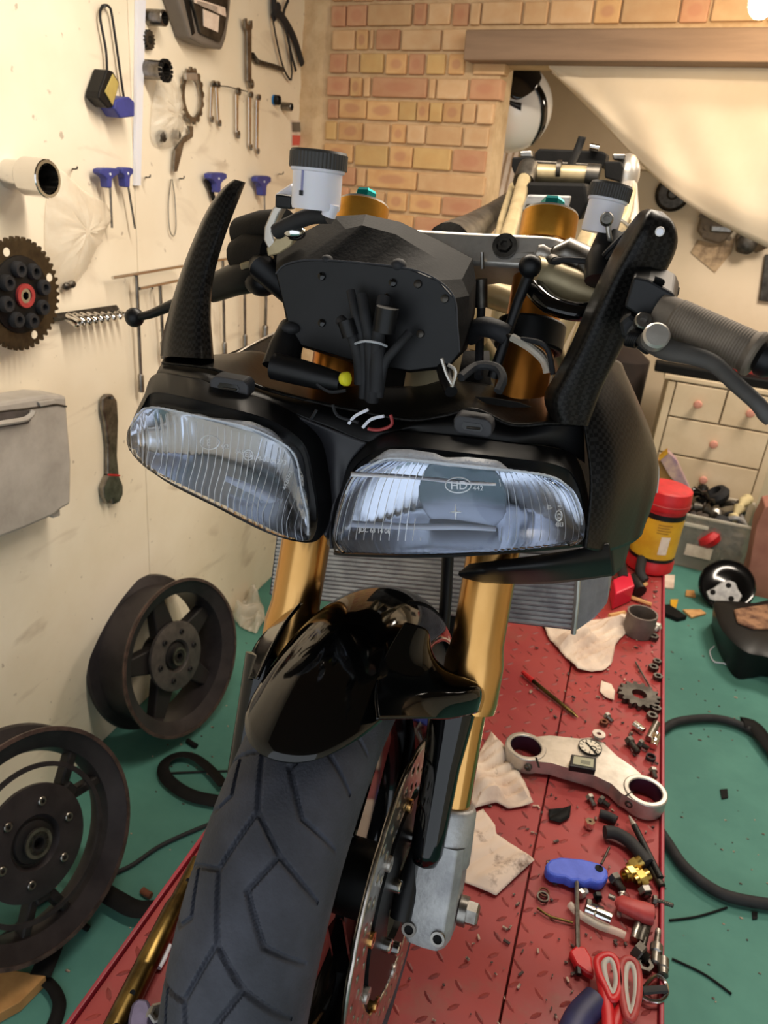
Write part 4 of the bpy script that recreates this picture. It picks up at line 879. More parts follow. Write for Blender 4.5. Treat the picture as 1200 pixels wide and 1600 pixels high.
# cord with two boxes
t = thing('carburettor_gauge', 'yellow faced black box and blue box hung on one looped cord', 'tester', at_wall(wc(180, 100)))
yb = part('gauge_box', wp(c2([(95, 600), (150, 615), (205, 715), (150, 925), (105, 935), (20, 845), (28, 790)]), .004, .035), 'black_satin', t, 0, .003)
part('yellow_face', wp(c2([(148, 635), (200, 718), (148, 912), (78, 790)]), .039, .003), mat('yellow_dull', (176, 156, 88), (158, 138, 76), 20, rough=.5), yb, 0, .002)
part('blue_box', wp(c2([(165, 870), (210, 845), (290, 835), (335, 880), (335, 1005), (215, 1020), (160, 940)]), .004, .04), 'blue_plastic', t, 0, .003)
part('cord', wt(c2([(95, 610), (85, 430), (35, 150), (50, 60), (75, 45), (115, 60), (140, 150), (205, 600), (240, 845)]), .012, .0028, 40), 'black_rubber', t)
part('nail', MB().cyl(wc(164, 10), wc(164, 10, .03), .0025), 'steel_dark', t)
single('plastic_strip', wp([(215, 0), (228, 0), (220, 290), (212, 290)], .001, .008), 'white_plastic', 'tall white plastic strip fixed upright to the left wall', 'strip')
def socket(x, y, L, r, m, label, cat='socket', group=None, hole=True, hexin=True, r2=None):
    o = wc(x, y, .001); q = MB().lathe([(.0, 0), (r2 or r, 0), (r2 or r, L*.35), (r, L*.45), (r, L-.002), (r-.0015, L), (r*.80, L), (r*.78, L*.3), (0, L*.3)], o, XA, 24)
    t = thing('socket', label, cat, at_wall(o), group); part('body', q, m, t, 30)
    n = 24; pr = []
    ring = [[o+XA*(L+.0003 if k == 0 else L*.3)+orient(XA)@np.array([r*(.775-.1*(i % 2))*math.cos(2*pi*i/n), r*(.775-.1*(i % 2))*math.sin(2*pi*i/n), 0]) for i in range(n)] for k in (0, 1)]
    h = MB().grid(ring, cv=True); h.add(ring[1], [tuple(range(n))]); part('drive_hole', h, 'steel_dark', t, 0); return t
socket(232, 27, .045, .0175, 'steel', 'short steel socket on the wall at the top, next to the white strip')
socket(226, 108, .06, .021, 'steel', 'long steel tube socket with black splined end beside the white strip', r2=.021)
q = MB()
for k in range(14):
    a = 2*pi*k/14; q.box(wc(226, 108, .0)+XA*.058+orient(XA)@np.array([.021*math.cos(a), .021*math.sin(a), 0]), (.010, .007, .007), np.array([XA, orient(XA)@np.array([math.cos(a), math.sin(a), 0]), orient(XA)@np.array([-math.sin(a), math.cos(a), 0])]).T)
o = bpy.data.objects['socket.001']; part('spline_tooth_ring', q, 'black_matt', o, 0, kind='stuff')
def gear_outline(o, ax, r0, r1, n, ph=0, duty=.5):
    B = orient(ax); out = []
    for k in range(n):
        for f, r in ((0, r0), (.2, r1), (.5, r1), (.7, r0)):
            a = ph+2*pi*(k+f)/n; out.append(o+B@np.array([r*math.cos(a), r*math.sin(a), 0]))
    return out
def ring_from(outline, o, ri, vec, ax):
    n = len(outline); B = orient(ax); m = MB(); v = np.array(vec); inn = []
    for p in outline:
        d = np.array(p)-o; d = d/np.linalg.norm(d); inn.append(o+d*ri)
    rows = [outline, [p+v for p in outline], [p+v for p in inn], inn, outline]; m.grid(np.array(rows), cv=True); return m
o = wc(228, 62, .002); single('cog_wheel', ring_from(gear_outline(o, XA, .017, .021, 14), o, .009, XA*.012, XA), 'steel_dark', 'small dark cog hung between the two steel sockets', 'cog', angle=0)
# clear bag of parts behind the strip
def blob_bag(pts, off, depth, n=26):
    """a pillow-shaped bag over a pixel outline on the wall"""
    ring = cr([PX(x, y, XL+off) for x, y in pts], 60, True); c = ring.mean(0); rows = []
    for s in (1, .97, .8, .55, .3, .08):
        row = []
        for k, p in enumerate(ring):
            q = c+(p-c)*s; q = q+XA*(depth*(1-s**2.5)+.004*math.sin(k*.9+s*7)*(s < .96)*(s > .1)+.003*math.sin(k*2.3+s*17)*(s < .96)*(s > .1)); row.append(q)
        rows.append(row)
    m = MB().grid(rows, cv=True); m.add(rows[-1], [tuple(range(60))]); return m
bg1 = thing('parts_bag', 'clear plastic bag holding dark fittings, hung behind the toothed ring spanner', 'bag', at_wall(wc(257, 180)))
part('bag', blob_bag([(247, 122), (262, 118), (276, 126), (283, 165), (282, 212), (268, 230), (246, 229), (236, 212), (238, 165)], .006, .03), 'clear_bag', bg1, 60)
for x, y, r in ((248, 212, .014), (270, 210, .012)): part('fitting', MB().lathe([(r*.5, 0), (r, .004), (r, .016), (r*.6, .02), (0, .02)], wc(x, y, .004), XA, 14), 'steel_dark', bg1)
# C spanner with toothed ring
o = wc(299, 150, .01); B = orient(XA)
outl = gear_outline(o, XA, .052, .060, 18)
cs = thing('ring_spanner', 'large toothed ring spanner with a curved flat handle', 'spanner', at_wall(o))
sy = 0.80
def squash(m, o, k): m.v = [tuple(np.array(o)+np.array([p[0]-o[0], (p[1]-o[1])*k, p[2]-o[2]])) for p in m.v]; return m
part('toothed_ring', squash(ring_from(gear_outline(o, XA, .060, .067, 16), o, .049, XA*.006, XA), o, .82), 'steel', cs, 0)
part('handle', wp(c2([(800, 1085), (840, 1090), (838, 1180), (760, 1235), (742, 1320), (702, 1480), (670, 1482), (682, 1290), (765, 1175), (808, 1150)]), .010, .006), 'steel', cs, 0, .001)
part('clip', wp(c2([(775, 630), (872, 630), (880, 695), (780, 690)]), .014, .01), 'alloy', cs, 0, .002)
# combination spanners
def spanner(a, b, w, label, top='ring'):
    a = np.array(a, float); b = np.array(b, float); t = thing('combination_spanner', label, 'spanner', at_wall(wc(*((a+b)/2))), 'small spanners on nails')
    del t['group']
    d = (b-a)/np.linalg.norm(b-a); p = np.array([-d[1]*1.0, d[0]]); m = MB()
    wp([tuple(a+p*w*.45+d*4), tuple(b+p*w*.35-d*3), tuple(b-p*w*.35-d*3), tuple(a-p*w*.45+d*4)], .010, .004, m); part('shank', m, 'chrome' if w > 3 else 'steel', t, 0, .001)
    s = np.linalg.norm(wc(*(a+p))-wc(*a))
    sw = .0068 if w < 5 else .0085
    part('ring_end', squash(MB().ring(sw*1.25, sw*.7, .007, wc(*a, .008), XA, 16), wc(*a, .008), .9), 'steel', t)
    e = np.array(wc(*b, .010)); Zd = unit(wc(*b)-wc(*a)); Yd = unit(np.cross(XA, Zd))
    jaw = [e+Yd*y*sw+Zd*z*sw for y, z in ((-.7, -1.2), (.7, -1.2), (1.15, -.2), (.9, 1.2), (.35, 1.3), (.45, .1), (-.45, .1), (-.35, 1.3), (-.9, 1.2), (-1.15, -.2))]
    part('jaw', MB().prism(jaw, XA*.005), 'steel', t, 0, .0007)
    part('nail', MB().cyl(wc(*a), wc(*a, .022), .002), 'steel_dark', t); return t
for a, b, w, lab in (((332, 131), (330, 186), 3.6, 'shortest small spanner, leftmost of the row by the toothed ring spanner'), ((339, 132), (342, 192), 4, 'small spanner second from the left, slightly tilted'),
                  ((371, 143), (371, 210), 5, 'stubby spanner with thick ends in the middle of the row'), ((391, 148), (391, 230), 4.6, 'long slim spanner below the tall open-jaw spanner'), ((403, 152), (402, 236), 4.6, 'long slim spanner, rightmost of the row')):
    spanner(a, b, w, lab)
single('wire_rail', wt(c3([(175, 735), (300, 745), (480, 790)]), .014, .0015), 'steel_dark', 'thin wire rail the small spanners hang from', 'rail')
ls = thing('open_spanner', 'tall chrome spanner with open jaws upward, hung above the small spanners', 'spanner', at_wall(wc(390, 90)))
part('shank', wp(c3([(475, 250), (515, 250), (515, 700), (480, 700)]), .012, .006), 'steel', ls, 0, .001)
part('jaw', wp(c3([(455, 170), (475, 155), (480, 205), (500, 215), (505, 180), (522, 175), (525, 240), (512, 265), (478, 265), (460, 235)]), .011, .008), 'steel', ls, 0, .001)
part('ring_end', MB().ring(.0125, .007, .009, wc(390, 131, .010), XA, 18), 'steel', ls)
ch = thing('chain_length', 'short length of dark chain pinned beside the tall spanner', 'chain', at_wall(wc(420, 100)))
pp = [PX(x, y, XL+.012) for x, y in poly(c3([(520, 470), (560, 530), (640, 555), (700, 570), (780, 600)]), 14)]
for k in range(13):
    m_ = (pp[k]+pp[k+1])/2; d_ = unit(pp[k+1]-pp[k]); part('link', MB().tube([pp[k], m_, pp[k+1]], [.0085, .006, .0085], 8, flat=.9), 'steel_dark', ch)
zt = thing('cable_tie_bundle', 'bundle of long black straps hooked in the top corner of the left wall', 'straps', at_wall(wc(440, 40)))
for path, r in (([(690, 0), (700, 180), (740, 400), (790, 590), (850, 690), (860, 600), (830, 350), (790, 180), (740, 90), (720, 20)], .0028), ([(830, 0), (790, 120), (820, 300), (860, 480), (895, 610)], .004), ([(740, 110), (800, 180), (880, 330), (950, 550)], .009), ([(750, 50), (715, 120), (700, 150)], .009), ([(705, -20), (715, 80), (740, 120)], .008)):
    p_ = c3(path); part('strap', MB().tube(cr([PX(x, y, XL+.014) for x, y in p_], 26), r*1.5, 8, flat=.5, up=(1, 0, 0)), 'black_rubber', zt)
bx = thing('wall_box', 'grey moulded box with paper labels at the top of the left wall', 'box', at_wall(wc(320, 20)))
s1 = sc(0, 0, 2.5); mat('box_grey', (112, 104, 96), (96, 88, 80), 8, rough=.5); mat('label_paper', (224, 206, 190), (206, 184, 168), 30, rough=.8)
part('body', wp(s1([(690, -20), (745, 150), (790, 175), (868, 195), (884, 150), (898, 60), (905, -20)]), .002, .045), 'box_grey', bx, 0, .006)
part('side_slot', wp(s1([(716, -20), (738, -20), (764, 130), (752, 140)]), .044, .005), 'black_satin', bx, 0, .002)
part('raised_panel', wp(s1([(752, 5), (785, 130), (862, 165), (878, 120), (892, 40), (893, -20), (752, -20)]), .044, .012), 'steel_dark', bx, 0, .003)
part('label', wp(s1([(795, 36), (857, 62), (852, 126), (797, 102)]), .056, .002), 'label_paper', bx, 0)
part('label', wp(s1([(758, -10), (880, 30), (884, 66), (815, 35), (760, 10)]), .0555, .002), 'label_paper', bx, 0)
q = MB()
for k in range(4): wp(s1([(770, 2+k*5), (850, 28+k*6), (850, 30+k*6), (770, 4+k*5)]), .0575, .0006, q)
part('printed_line', q, 'steel_dark', bx, 0, kind='stuff')
t = socket(428, 156, .02, .0145, 'black_satin', 'small black socket with a blue rim'); part('blue_rim', MB().ring(.0150, .010, .004, wc(428, 156, .002), XA, 20), mat('blue_rim', (40, 120, 190), rough=.4), t)
socket(441, 166, .035, .0125, 'steel', 'plain grey socket near the brick corner')
cd = thing('warning_card', 'small card with grey and red squares at the wall end by the bricks', 'card', at_wall(wc(464, 208)))
part('card', wp([(455, 188), (472, 188), (472, 229), (456, 229)], .001, .002), 'label_paper', cd, 0)
part('red_square', wp([(457, 211), (471, 212), (471, 227), (457, 227)], .003, .001), mat('sticker_red', (206, 92, 80), rough=.6), cd, 0)
part('grey_square', wp([(456, 191), (471, 191), (471, 206), (457, 206)], .003, .001), 'box_grey', cd, 0)
# nails and hooks along the tool row
for k, (x, y) in enumerate([(118, 264), (232, 277), (285, 279), (440, 272)]):
    single('wall_hook', MB().tube(cr([wc(x-4, y), wc(x-4, y, .02), wc(x+2, y, .028), wc(x+3, y-4, .03)], 10), .0018, 6), 'steel_dark', ['bare nail beside the big socket', 'bare hook right of the second blue handle', 'bare hook below the ring spanner', 'bare hook right of the last blue handle'][k], 'hook')
socket(14, 272, .095, .036, 'chrome', 'big chrome socket sticking out of the wall at the left edge', r2=.028)
bg2 = thing('parts_bag', 'large cloudy plastic bag with metal bits at its bottom beside the big socket', 'bag', at_wall(wc(110, 350)))
part('bag', blob_bag(c1([(180, 230), (205, 120), (240, 88), (330, 170), (438, 245), (400, 350), (340, 470), (300, 530), (250, 565), (205, 520), (178, 400)]), .004, .035), 'clear_bag', bg2, 60)
for x, y in ((104, 447), (112, 444)): part('fitting', MB().ball(wc(x, y, .012), (.008, .012, .009)), 'steel_dark', bg2)
# sprocket with cush-drive carrier
o = wc(28, 460, .045); sp = thing('sprocket_carrier', 'big dark rear sprocket with black carrier and red centre ring', 'sprocket', at_wall(wc(28, 460)))
part('sprocket', ring_from(gear_outline(o, XA, .104, .1125, 44), o, .07, XA*.007, XA), mat('sprocket_steel', (86, 74, 56), (64, 54, 42), 30, rough=.45, metal=.8), sp, 0)
part('carrier', MB().lathe([(.03, -.04), (.075, -.035), (.079, .0), (.076, .010), (.05, .016), (.02, .016), (.018, .0)], o, XA, 40), 'black_satin', sp)
for k in range(8):
    a = 2*pi*k/8+.2; part('cush_bush', MB().lathe([(.016, .012), (.0165, .02), (.014, .026), (.008, .026), (.007, .018), (0, .018)], o+orient(XA)@np.array([.053*math.cos(a), .053*math.sin(a), 0]), XA, 16), 'black_rubber', sp)
    if k % 2 == 0: part('slot_hole', MB().lathe([(.0085, .0072), (.0085, .0076), (0, .0076)], o+orient(XA)@np.array([.0885*math.cos(a+.1), .0885*math.sin(a+.1), 0]), XA, 14), 'wall_paint', sp, 0)
part('red_ring', MB().ring(.0235, .015, .006, o+XA*.016, XA, 28), 'red_faded', sp)
part('bearing', MB().ring(.0145, .008, .006, o+XA*.014, XA, 20), 'chrome', sp)
part('peg', MB().cyl(wc(28, 460), wc(28, 460, .06), .006), 'steel_dark', sp)
# blue T-handle keys
def tkey(x, y, w, tip, lab, hid=False):
    t = thing('t_handle_key', lab, 'key', at_wall(wc(x, y)))
    part('handle', wp([(x-w, y-5), (x-w*.6, y-7), (x+w*.6, y-7), (x+w, y-5), (x+w, y+2), (x+w*.55, y+6), (x+4, y+10), (x+3.4, y+24), (x-2.8, y+24), (x-4, y+10), (x-w*.55, y+6), (x-w, y+2)], .012, .022), 'blue_plastic', t, 0, .003)
    part('rod', MB().tube([wc(x, y+20, .023), wc(*tip, .023)], .0026, 8), 'steel', t)
    part('rivet', MB().lathe([(.003, 0), (.0028, .0015), (0, .0015)], wc(x, y+2, .034), XA, 12), 'white_plastic', t)
    part('nail', MB().cyl(wc(x, y-6), wc(x, y-6, .03), .002), 'steel_dark', t)
tkey(172, 270, 15, (175, 356), 'blue T-handle key, first from the left on the wall'); tkey(200, 269, 9, (211, 357), 'blue T-handle key seen end on beside the white strip')
tkey(342, 277, 13, (346, 380), 'blue T-handle key behind the tip of the left carbon horn'); tkey(413, 282, 11, (414, 345), 'blue T-handle key left of the brake fluid reservoir')
single('twist_bit', MB().tube(cr([wc(322, 281, .01), wc(328, 292, .012), wc(334, 312, .012)], 12), [.006+.0015*(k % 2) for k in range(12)], 8), 'black_satin', 'short black twisted tool beside the third blue handle', 'bit')
single('wire_loop', wt([(267, 280), (263, 320), (265, 358), (271, 369), (275, 355), (273, 310), (269, 280)], .008, .0014, 30), 'steel', 'thin wire loop hanging below the ring spanner', 'wire')
single('wire_loop', wt([(271, 245), (268, 262), (267, 278)], .01, .0016, 8), 'steel', 'short wire end above the thin wire loop', 'wire') if False else None
# T-bar box spanners
def tbar(a, b, s0, s1, lab, r=.0045, flat=1):
    t = thing('t_bar_spanner', lab, 'spanner', at_wall(wc(*s0)))
    part('bar', MB().tube([wc(*a, .03), wc(*b, .03)], r*.95, 10), 'chrome', t); part('stem', MB().tube([wc(s0[0], s0[1], .028), wc(*s1, .02)], r, 10, flat=flat), 'steel', t)
    e = wc(*s1, .02); d = unit(e-wc(s0[0], s0[1], .028)); part('socket_end', MB().lathe([(r*1.1, -.05), (r*1.75, -.045), (r*1.75, 0), (r*1.1, 0), (r*1.1, -.01), (0, -.01)], e, d, 12), 'steel', t)
    part('nail', MB().cyl(wc(*a), wc(a[0], a[1], .04), .0025) if False else MB().cyl(wc((a[0]*2+b[0])/3, (a[1]*2+b[1])/3+4), wc((a[0]*2+b[0])/3, (a[1]*2+b[1])/3+4, .036), .002), 'steel_dark', t)
tbar((176, 434), (285, 416), (213, 428), (221, 612), 'T-bar box spanner, leftmost and longest on the left wall')
tbar((218, 451), (280, 438), (250, 445), (256, 560), 'T-bar box spanner behind the brake lever ball end')
tbar((300, 412), (372, 402), (348, 406), (351, 558), 'T-bar box spanner just right of the left carbon horn')
tbar((362, 424), (404, 416), (382, 420), (383, 545), 'T-bar box spanner behind the brake master cylinder')
tbar((402, 438), (432, 432), (416, 436), (414, 530), 'flat-stemmed T-bar spanner nearest the instrument panel', .006, .5)
# socket rail
sr = thing('socket_rail', 'dark rail of small chrome sockets of falling size on the left wall', 'socket rail', at_wall(wc(130, 488)))
part('rail', MB().tube([wc(80, 497, .012), wc(182, 482, .012)], .009, 4), 'steel_dark', sr, 0)
for k in range(9):
    f = k/8; x, y = 104+f*82, 495-f*8; r = .0115-.005*f; part('rail_socket', MB().lathe([(r*.9, 0), (r, .004), (r, .03-.008*f), (r*.85, .032-.008*f), (r*.7, .032-.008*f), (r*.7, .02), (0, .02)], wc(x, y, .014), (.85, .1, -.35), 14), 'chrome', sr)
# tool case
tc_ = thing('tool_case', 'dirty grey plastic tool case hung on the lower left wall', 'case', at_wall(wc(50, 820)))
mat('case_grey', (178, 172, 164), (156, 150, 142), 8, rough=.55, bump=.1, bscale=80)
part('case_body', wp([(-70, 640), (0, 629), (76, 617), (104, 618), (107, 660), (112, 720), (111, 788), (95, 797), (85, 806), (40, 826), (-70, 868)], .003, .075), 'case_grey', tc_, 0, .008)
part('lid_seam', wt([(-60, 650), (30, 640), (90, 632), (104, 635)], .079, .002, 0, 6), 'steel_dark', tc_)
part('handle_recess', wp([(-70, 648), (20, 642), (46, 641), (52, 650), (44, 662), (0, 668), (-70, 680)], .077, .003), mat('case_dark', (88, 82, 80), (70, 64, 62), 20, rough=.6), tc_, 0)
part('carry_handle', wt([(-60, 672), (0, 662), (42, 654), (52, 642)], .088, .006, 16), 'case_grey', tc_)
part('latch', wp([(60, 628), (86, 624), (88, 631), (64, 636)], .077, .006), 'case_grey', tc_, 0, .002)
part('foot', wp([(78, 800), (94, 794), (95, 806), (84, 810)], .02, .04), 'case_grey', tc_, 0, .003)
part('nail', MB().cyl(wc(40, 640), wc(40, 640, .05), .004), 'steel_dark', tc_)
js = thing('adjustable_spanner', 'bent chrome adjustable spanner with a red ring, below the T-bars', 'spanner', at_wall(wc(176, 700)))
part('handle', wp(c4([(430, 60), (445, 44), (470, 42), (490, 70), (495, 150), (490, 300), (498, 380), (452, 382), (452, 250), (442, 160), (430, 110)]), .006, .012), 'steel', js, 0, .004)
part('jaw', wp(c4([(452, 382), (498, 382), (514, 425), (514, 460), (500, 492), (472, 504), (470, 478), (458, 480), (452, 503), (437, 475), (432, 430)]), .004, .016), 'steel', js, 0, .003)
part('red_ring', MB().tube([PX(169, 742, XL+.02), PX(187, 743, XL+.02)], .0022, 8), 'red_plastic', js)
part('nail', MB().cyl(wc(175, 622), wc(175, 622, .025), .003), 'steel_dark', js)
# ================================================================== lift table
XE0, XE1 = -.472, .232; YL0, YL1 = .12, 2.36; xs = PZ(820, 1400, LZ)[0]
mat('lift_red', (140, 38, 42), (158, 56, 50), 3, rough=.45, rough2=.7, bump=.08, bscale=60)
m = MATS['lift_red']; nt = m.node_tree; N = nt.nodes; L = nt.links; b = N['Principled BSDF']; base = b.inputs['Base Color'].links[0].from_socket
tc = N.new('ShaderNodeTexCoord'); n = N.new('ShaderNodeTexNoise'); n.inputs['Scale'].default_value = 9; n.inputs['Detail'].default_value = 8; n.inputs['Roughness'].default_value = .7; L.new(tc.outputs['Object'], n.inputs[0])
r = N.new('ShaderNodeValToRGB'); r.color_ramp.elements[0].position = .56; r.color_ramp.elements[1].position = .74; r.color_ramp.elements[0].color = (0, 0, 0, 1); r.color_ramp.elements[1].color = (.75, .75, .75, 1); L.new(n.outputs[0], r.inputs[0])
mx = N.new('ShaderNodeMix'); mx.data_type = 'RGBA'; L.new(r.outputs[0], mx.inputs[0]); L.new(base, mx.inputs[6]); mx.inputs[7].default_value = lin((122, 74, 60)); L.new(mx.outputs[2], b.inputs['Base Color'])
lift = thing('motorcycle_lift', 'red steel motorcycle lift table with tread plate deck', 'lift', (-.12, 1.2, 0))
for a, c in ((XE0+.004, xs-.0015), (xs+.0015, XE1-.004)): part('deck_plate', MB().box(((a+c)/2, (YL0+YL1)/2, LZ-.004), (c-a, YL1-YL0, .008)), 'lift_red', lift, 0, .001)
mat('lift_edge', (150, 30, 50), (132, 28, 44), 10, rough=.4)
for x in (XE0, XE1): part('edge_rail', MB().box((x, (YL0+YL1)/2, LZ-.022), (.006, YL1-YL0, .06)), 'lift_edge', lift, 0, .0015)
tr = MB()
for i in range(24):
    for j in range(84):
        x = XE0+.02+i*.035; y = YL0+.02+j*.031
        if x > XE1-.015 or y > YL1-.01 or abs(x-xs) < .008: continue
        a = pi/4 if (i+j) % 2 else -pi/4; d = np.array([math.cos(a), math.sin(a), 0])*.0105; p = np.array([-math.sin(a), math.cos(a), 0])*.0032; c = np.array([x, y, LZ]); h = np.array([0, 0, .0014])
        tr.add([c-d, c-d*.4+p, c+d*.4+p, c+d, c+d*.4-p, c-d*.4-p, c-d*.55+h, c+d*.55+h], [(0, 6, 1), (1, 6, 7, 2), (2, 7, 3), (3, 7, 4), (4, 7, 6, 5), (5, 6, 0)])
part('tread_pattern', tr, mat('tread_worn', (112, 40, 40), (150, 58, 52), 12, rough=.5), lift, 0, kind='stuff')
part('under_frame', MB().box((-.12, 1.24, LZ-.05), (.6, 2.1, .06)), 'lift_red', lift, 0, .003)
for x in (-.36, .12):
    part('scissor_arm', MB().prism([(x, .35, .05), (x, .35, .10), (x, 2.05, LZ-.06), (x, 2.05, LZ-.11)], (.03, 0, 0)), 'lift_red', lift, 0, .003)
    part('scissor_arm', MB().prism([(x+.035, 2.05, .05), (x+.035, 2.05, .10), (x+.035, .35, LZ-.06), (x+.035, .35, LZ-.11)], (.03, 0, 0)), 'lift_red', lift, 0, .003)
    part('base_beam', MB().box((x+.015, 1.2, .03), (.07, 2.0, .06)), 'lift_red', lift, 0, .003)
# ================================================================== things on the lift
d1, d2, d3 = sc(700, 1100, 2.4), sc(780, 880, 2.857), sc(940, 560, 4)
ZUP = np.array([0, 0, 1.])
def zp(pts, z0, th, mb=None): return (mb or MB()).prism([PZ(x, y, z0+th) for x, y in pts], (0, 0, -th))
def zt_(pts, z, r, n=0, seg=10, mb=None, flat=1): p = [PZ(x, y, z) for x, y in pts]; p = cr(p, n) if n else p; return (mb or MB()).tube(p, r, seg, flat=flat)
T0 = LZ+.002
# spare top yoke with gauges on it
h_ = .034; zy = T0+h_; ty = thing('spare_yoke', 'loose silver fork yoke with two round clamps lying on the red deck', 'yoke', tuple(PZ(915, 1205, T0)))
ca, cb = PZ(822, 1165, zy), PZ(1009, 1234, zy); ra = .0385
wu = unit(cb-ca); wv = np.array([-wu[1], wu[0], 0]); arc = lambda c, sg, a0, a1: [c+(wu*sg*math.cos(a)+wv*math.sin(a))*ra*.985-ZUP*.002 for a in np.linspace(math.radians(a0), math.radians(a1), 14)]
upx = [PZ(x, y, zy-.002) for x, y in ((860, 1149), (905, 1154), (925, 1152), (942, 1160), (965, 1182), (990, 1199))]; lpx = [PZ(x, y, zy-.002) for x, y in ((972, 1240), (955, 1224), (930, 1212), (885, 1199), (862, 1192))]
web = MB().prism(upx+arc(cb, -1, 75, -75)+lpx+arc(ca, 1, -75, 75), ZUP*-(h_-.006))
part('web', web, 'alloy', ty, 0, .005)
for c in (ca, cb):
    part('clamp_ring', MB().ring(ra, .0285, h_, c-ZUP*h_, ZUP, 44), 'alloy', ty, 30, .002)
    part('bore', MB().lathe([(.0284, -h_+.001), (.0284, -.002)], c, ZUP, 40, caps=False), mat('bore_purple', (74, 58, 82), rough=.35, metal=.7), ty)
for px, py in ((826, 1197), (984, 1254)): part('clamp_screw', MB().capbolt(PZ(px, py, zy-.016), (-.25, -1, 0), .0075, .007), 'steel_dark', ty)
for a, b_2 in (((836, 1183), (841, 1199)), ((988, 1236), (976, 1243))): part('clamp_slot', MB().prism([PZ(a[0], a[1], zy+.0004), PZ(b_2[0], b_2[1], zy+.0004), PZ(b_2[0]+3, b_2[1], zy+.0004), PZ(a[0]+3, a[1], zy+.0004)], (0, 0, -.001)), 'black_matt', ty, 0)
dc = PZ(922, 1168, zy+.0005)
dl = thing('dial_plate', 'round pale dial plate with dark ticks and needle on the loose yoke', 'dial', tuple(dc))
part('face', MB().lathe([(.0215, 0), (.0215, .002), (.0, .002)], dc, ZUP, 36), mat('dial_face', (206, 196, 178), rough=.6), dl, 0)
q = MB()
for k in range(12):
    a = 2*pi*k/12; q.box(dc+np.array([.0165*math.cos(a), .0165*math.sin(a), .0023]), (.0045 if k % 3 else .006, .0016, .0006), np.array([[math.cos(a), -math.sin(a), 0], [math.sin(a), math.cos(a), 0], [0, 0, 1]]))
part('tick_mark', q, 'black_matt', dl, 0, kind='stuff'); part('rim', MB().ring(.0218, .0204, .0026, dc, ZUP, 40), 'black_matt', dl)
part('needle', MB().prism([PZ(914, 1160, zy+.003), PZ(916, 1159, zy+.003), PZ(935, 1179, zy+.003), PZ(933, 1180, zy+.003)], (0, 0, .0008)), 'black_matt', dl, 0)
part('subdial', MB().ring(.0065, .005, .0012, dc+np.array([.006, -.003, .002]), ZUP, 16), 'black_matt', dl)
single('eyelet', MB().ring(.0125, .0045, .006, PZ(935, 1150, zy), ZUP, 24), 'alloy', 'small silver eyelet washer standing at the far edge of the loose yoke', 'washer')
lc = thing('lcd_clock', 'small black clock box with a grey display on the loose yoke', 'clock', tuple(PZ(911, 1196, zy)))
cq = [(893, 1178), (932, 1184), (931, 1203), (890, 1196)]
part('case', zp(cq, zy+.0005, .013), 'black_satin', lc, 0, .0015)
part('display', zp([(897, 1181), (928, 1186), (927, 1199), (895, 1193)], zy+.0135, .0007), mat('lcd', (150, 150, 128), rough=.3), lc, 0)
part('digit_strip', zp([(908, 1187), (923, 1190), (922, 1195), (907, 1192)], zy+.0142, .0004), mat('lcd_dark', (104, 106, 90), rough=.4), lc, 0)
# rags
def rag(pts, z, amp, label, m='paper_rag', seed=0):
    ring = poly([tuple(PZ(x, y, z)) for x, y in pts], 72, True); c = ring.mean(0); r_ = random.Random(seed); rows = []; ph = [r_.uniform(0, 6) for _ in range(8)]
    for s in np.linspace(1, .04, 16):
        row = []
        for p in ring:
            q = c+(p-c)*s; u, v = q[0]*60, q[1]*60
            hgt = amp*(.5+.5*math.sin(u*.9+ph[0]+1.3*math.sin(v*.7+ph[1])))*(.5+.5*math.sin(v*.8+ph[2]+math.sin(u*1.1+ph[3])))+amp*.35*abs(math.sin(u*1.9-v*1.4+ph[4]))
            q = q+ZUP*(.002+hgt*min(1, (1-s)*3+.25)); row.append(q)
        rows.append(row)
    g = MB().grid(rows, cv=True); g.add(rows[-1], [tuple(range(72))]); return single('paper_rag', g, m, label, 'rag', angle=35, solid=.001, off=0)
rag(d2([(178, 240), (330, 300), (400, 262), (470, 255), (572, 238), (568, 310), (515, 375), (502, 450), (465, 488), (350, 487), (290, 420), (220, 340)]), T0, .030, 'crumpled white paper rag under the radiator', seed=1)
rag(d1([(90, 230), (160, 115), (240, 210), (290, 310), (317, 382), (225, 397), (180, 375), (100, 398), (60, 330)]), T0, .024, 'crumpled paper rag behind the right fork foot, left of the loose yoke', seed=2)
rag(d1([(70, 430), (130, 398), (175, 460), (178, 490), (325, 590), (178, 724), (60, 672)]), T0, .010, 'oil-stained paper rag spread flat beside the axle nut', 'paper_dirty', 3)
rag(d2([(455, 530), (500, 545), (515, 575), (510, 618), (470, 600), (448, 575)]), T0, .006, 'torn scrap of paper next to the small sprocket', seed=4)
rag(d1([(375, 400), (430, 395), (460, 385), (455, 430), (420, 450), (380, 440)]), T0, .012, 'black oily cloth scrap below the loose yoke', 'black_matt', 5)
# blue T-handle
bt = thing('t_handle_wrench', 'bright blue T-handle hex key lying on the red deck', 'wrench', tuple(PZ(900, 1400, T0)))
bh = zp(d1([(365, 600), (385, 580), (420, 572), (500, 578), (570, 595), (600, 620), (602, 645), (585, 668), (560, 672), (540, 662), (515, 672), (490, 660), (465, 662), (440, 648), (415, 645), (390, 640), (370, 625)]), T0, .019)
part('handle', bh, 'blue_bright', bt, 0, .009); part('hang_hole', MB().lathe([(.0065, 0), (.0065, .001), (0, .001)], PZ(936, 1357, T0+.0192), ZUP, 16), 'black_matt', bt)
part('rod', MB().tube([PZ(901, 1372, T0+.014), PZ(902, 1440, T0+.012), PZ(904, 1516, T0+.006)], .0036, 8), 'steel', bt); part('tip', MB().tube([PZ(903.5, 1508, T0+.007), PZ(904.5, 1523, T0+.006)], .0042, 6), 'black_satin', bt)
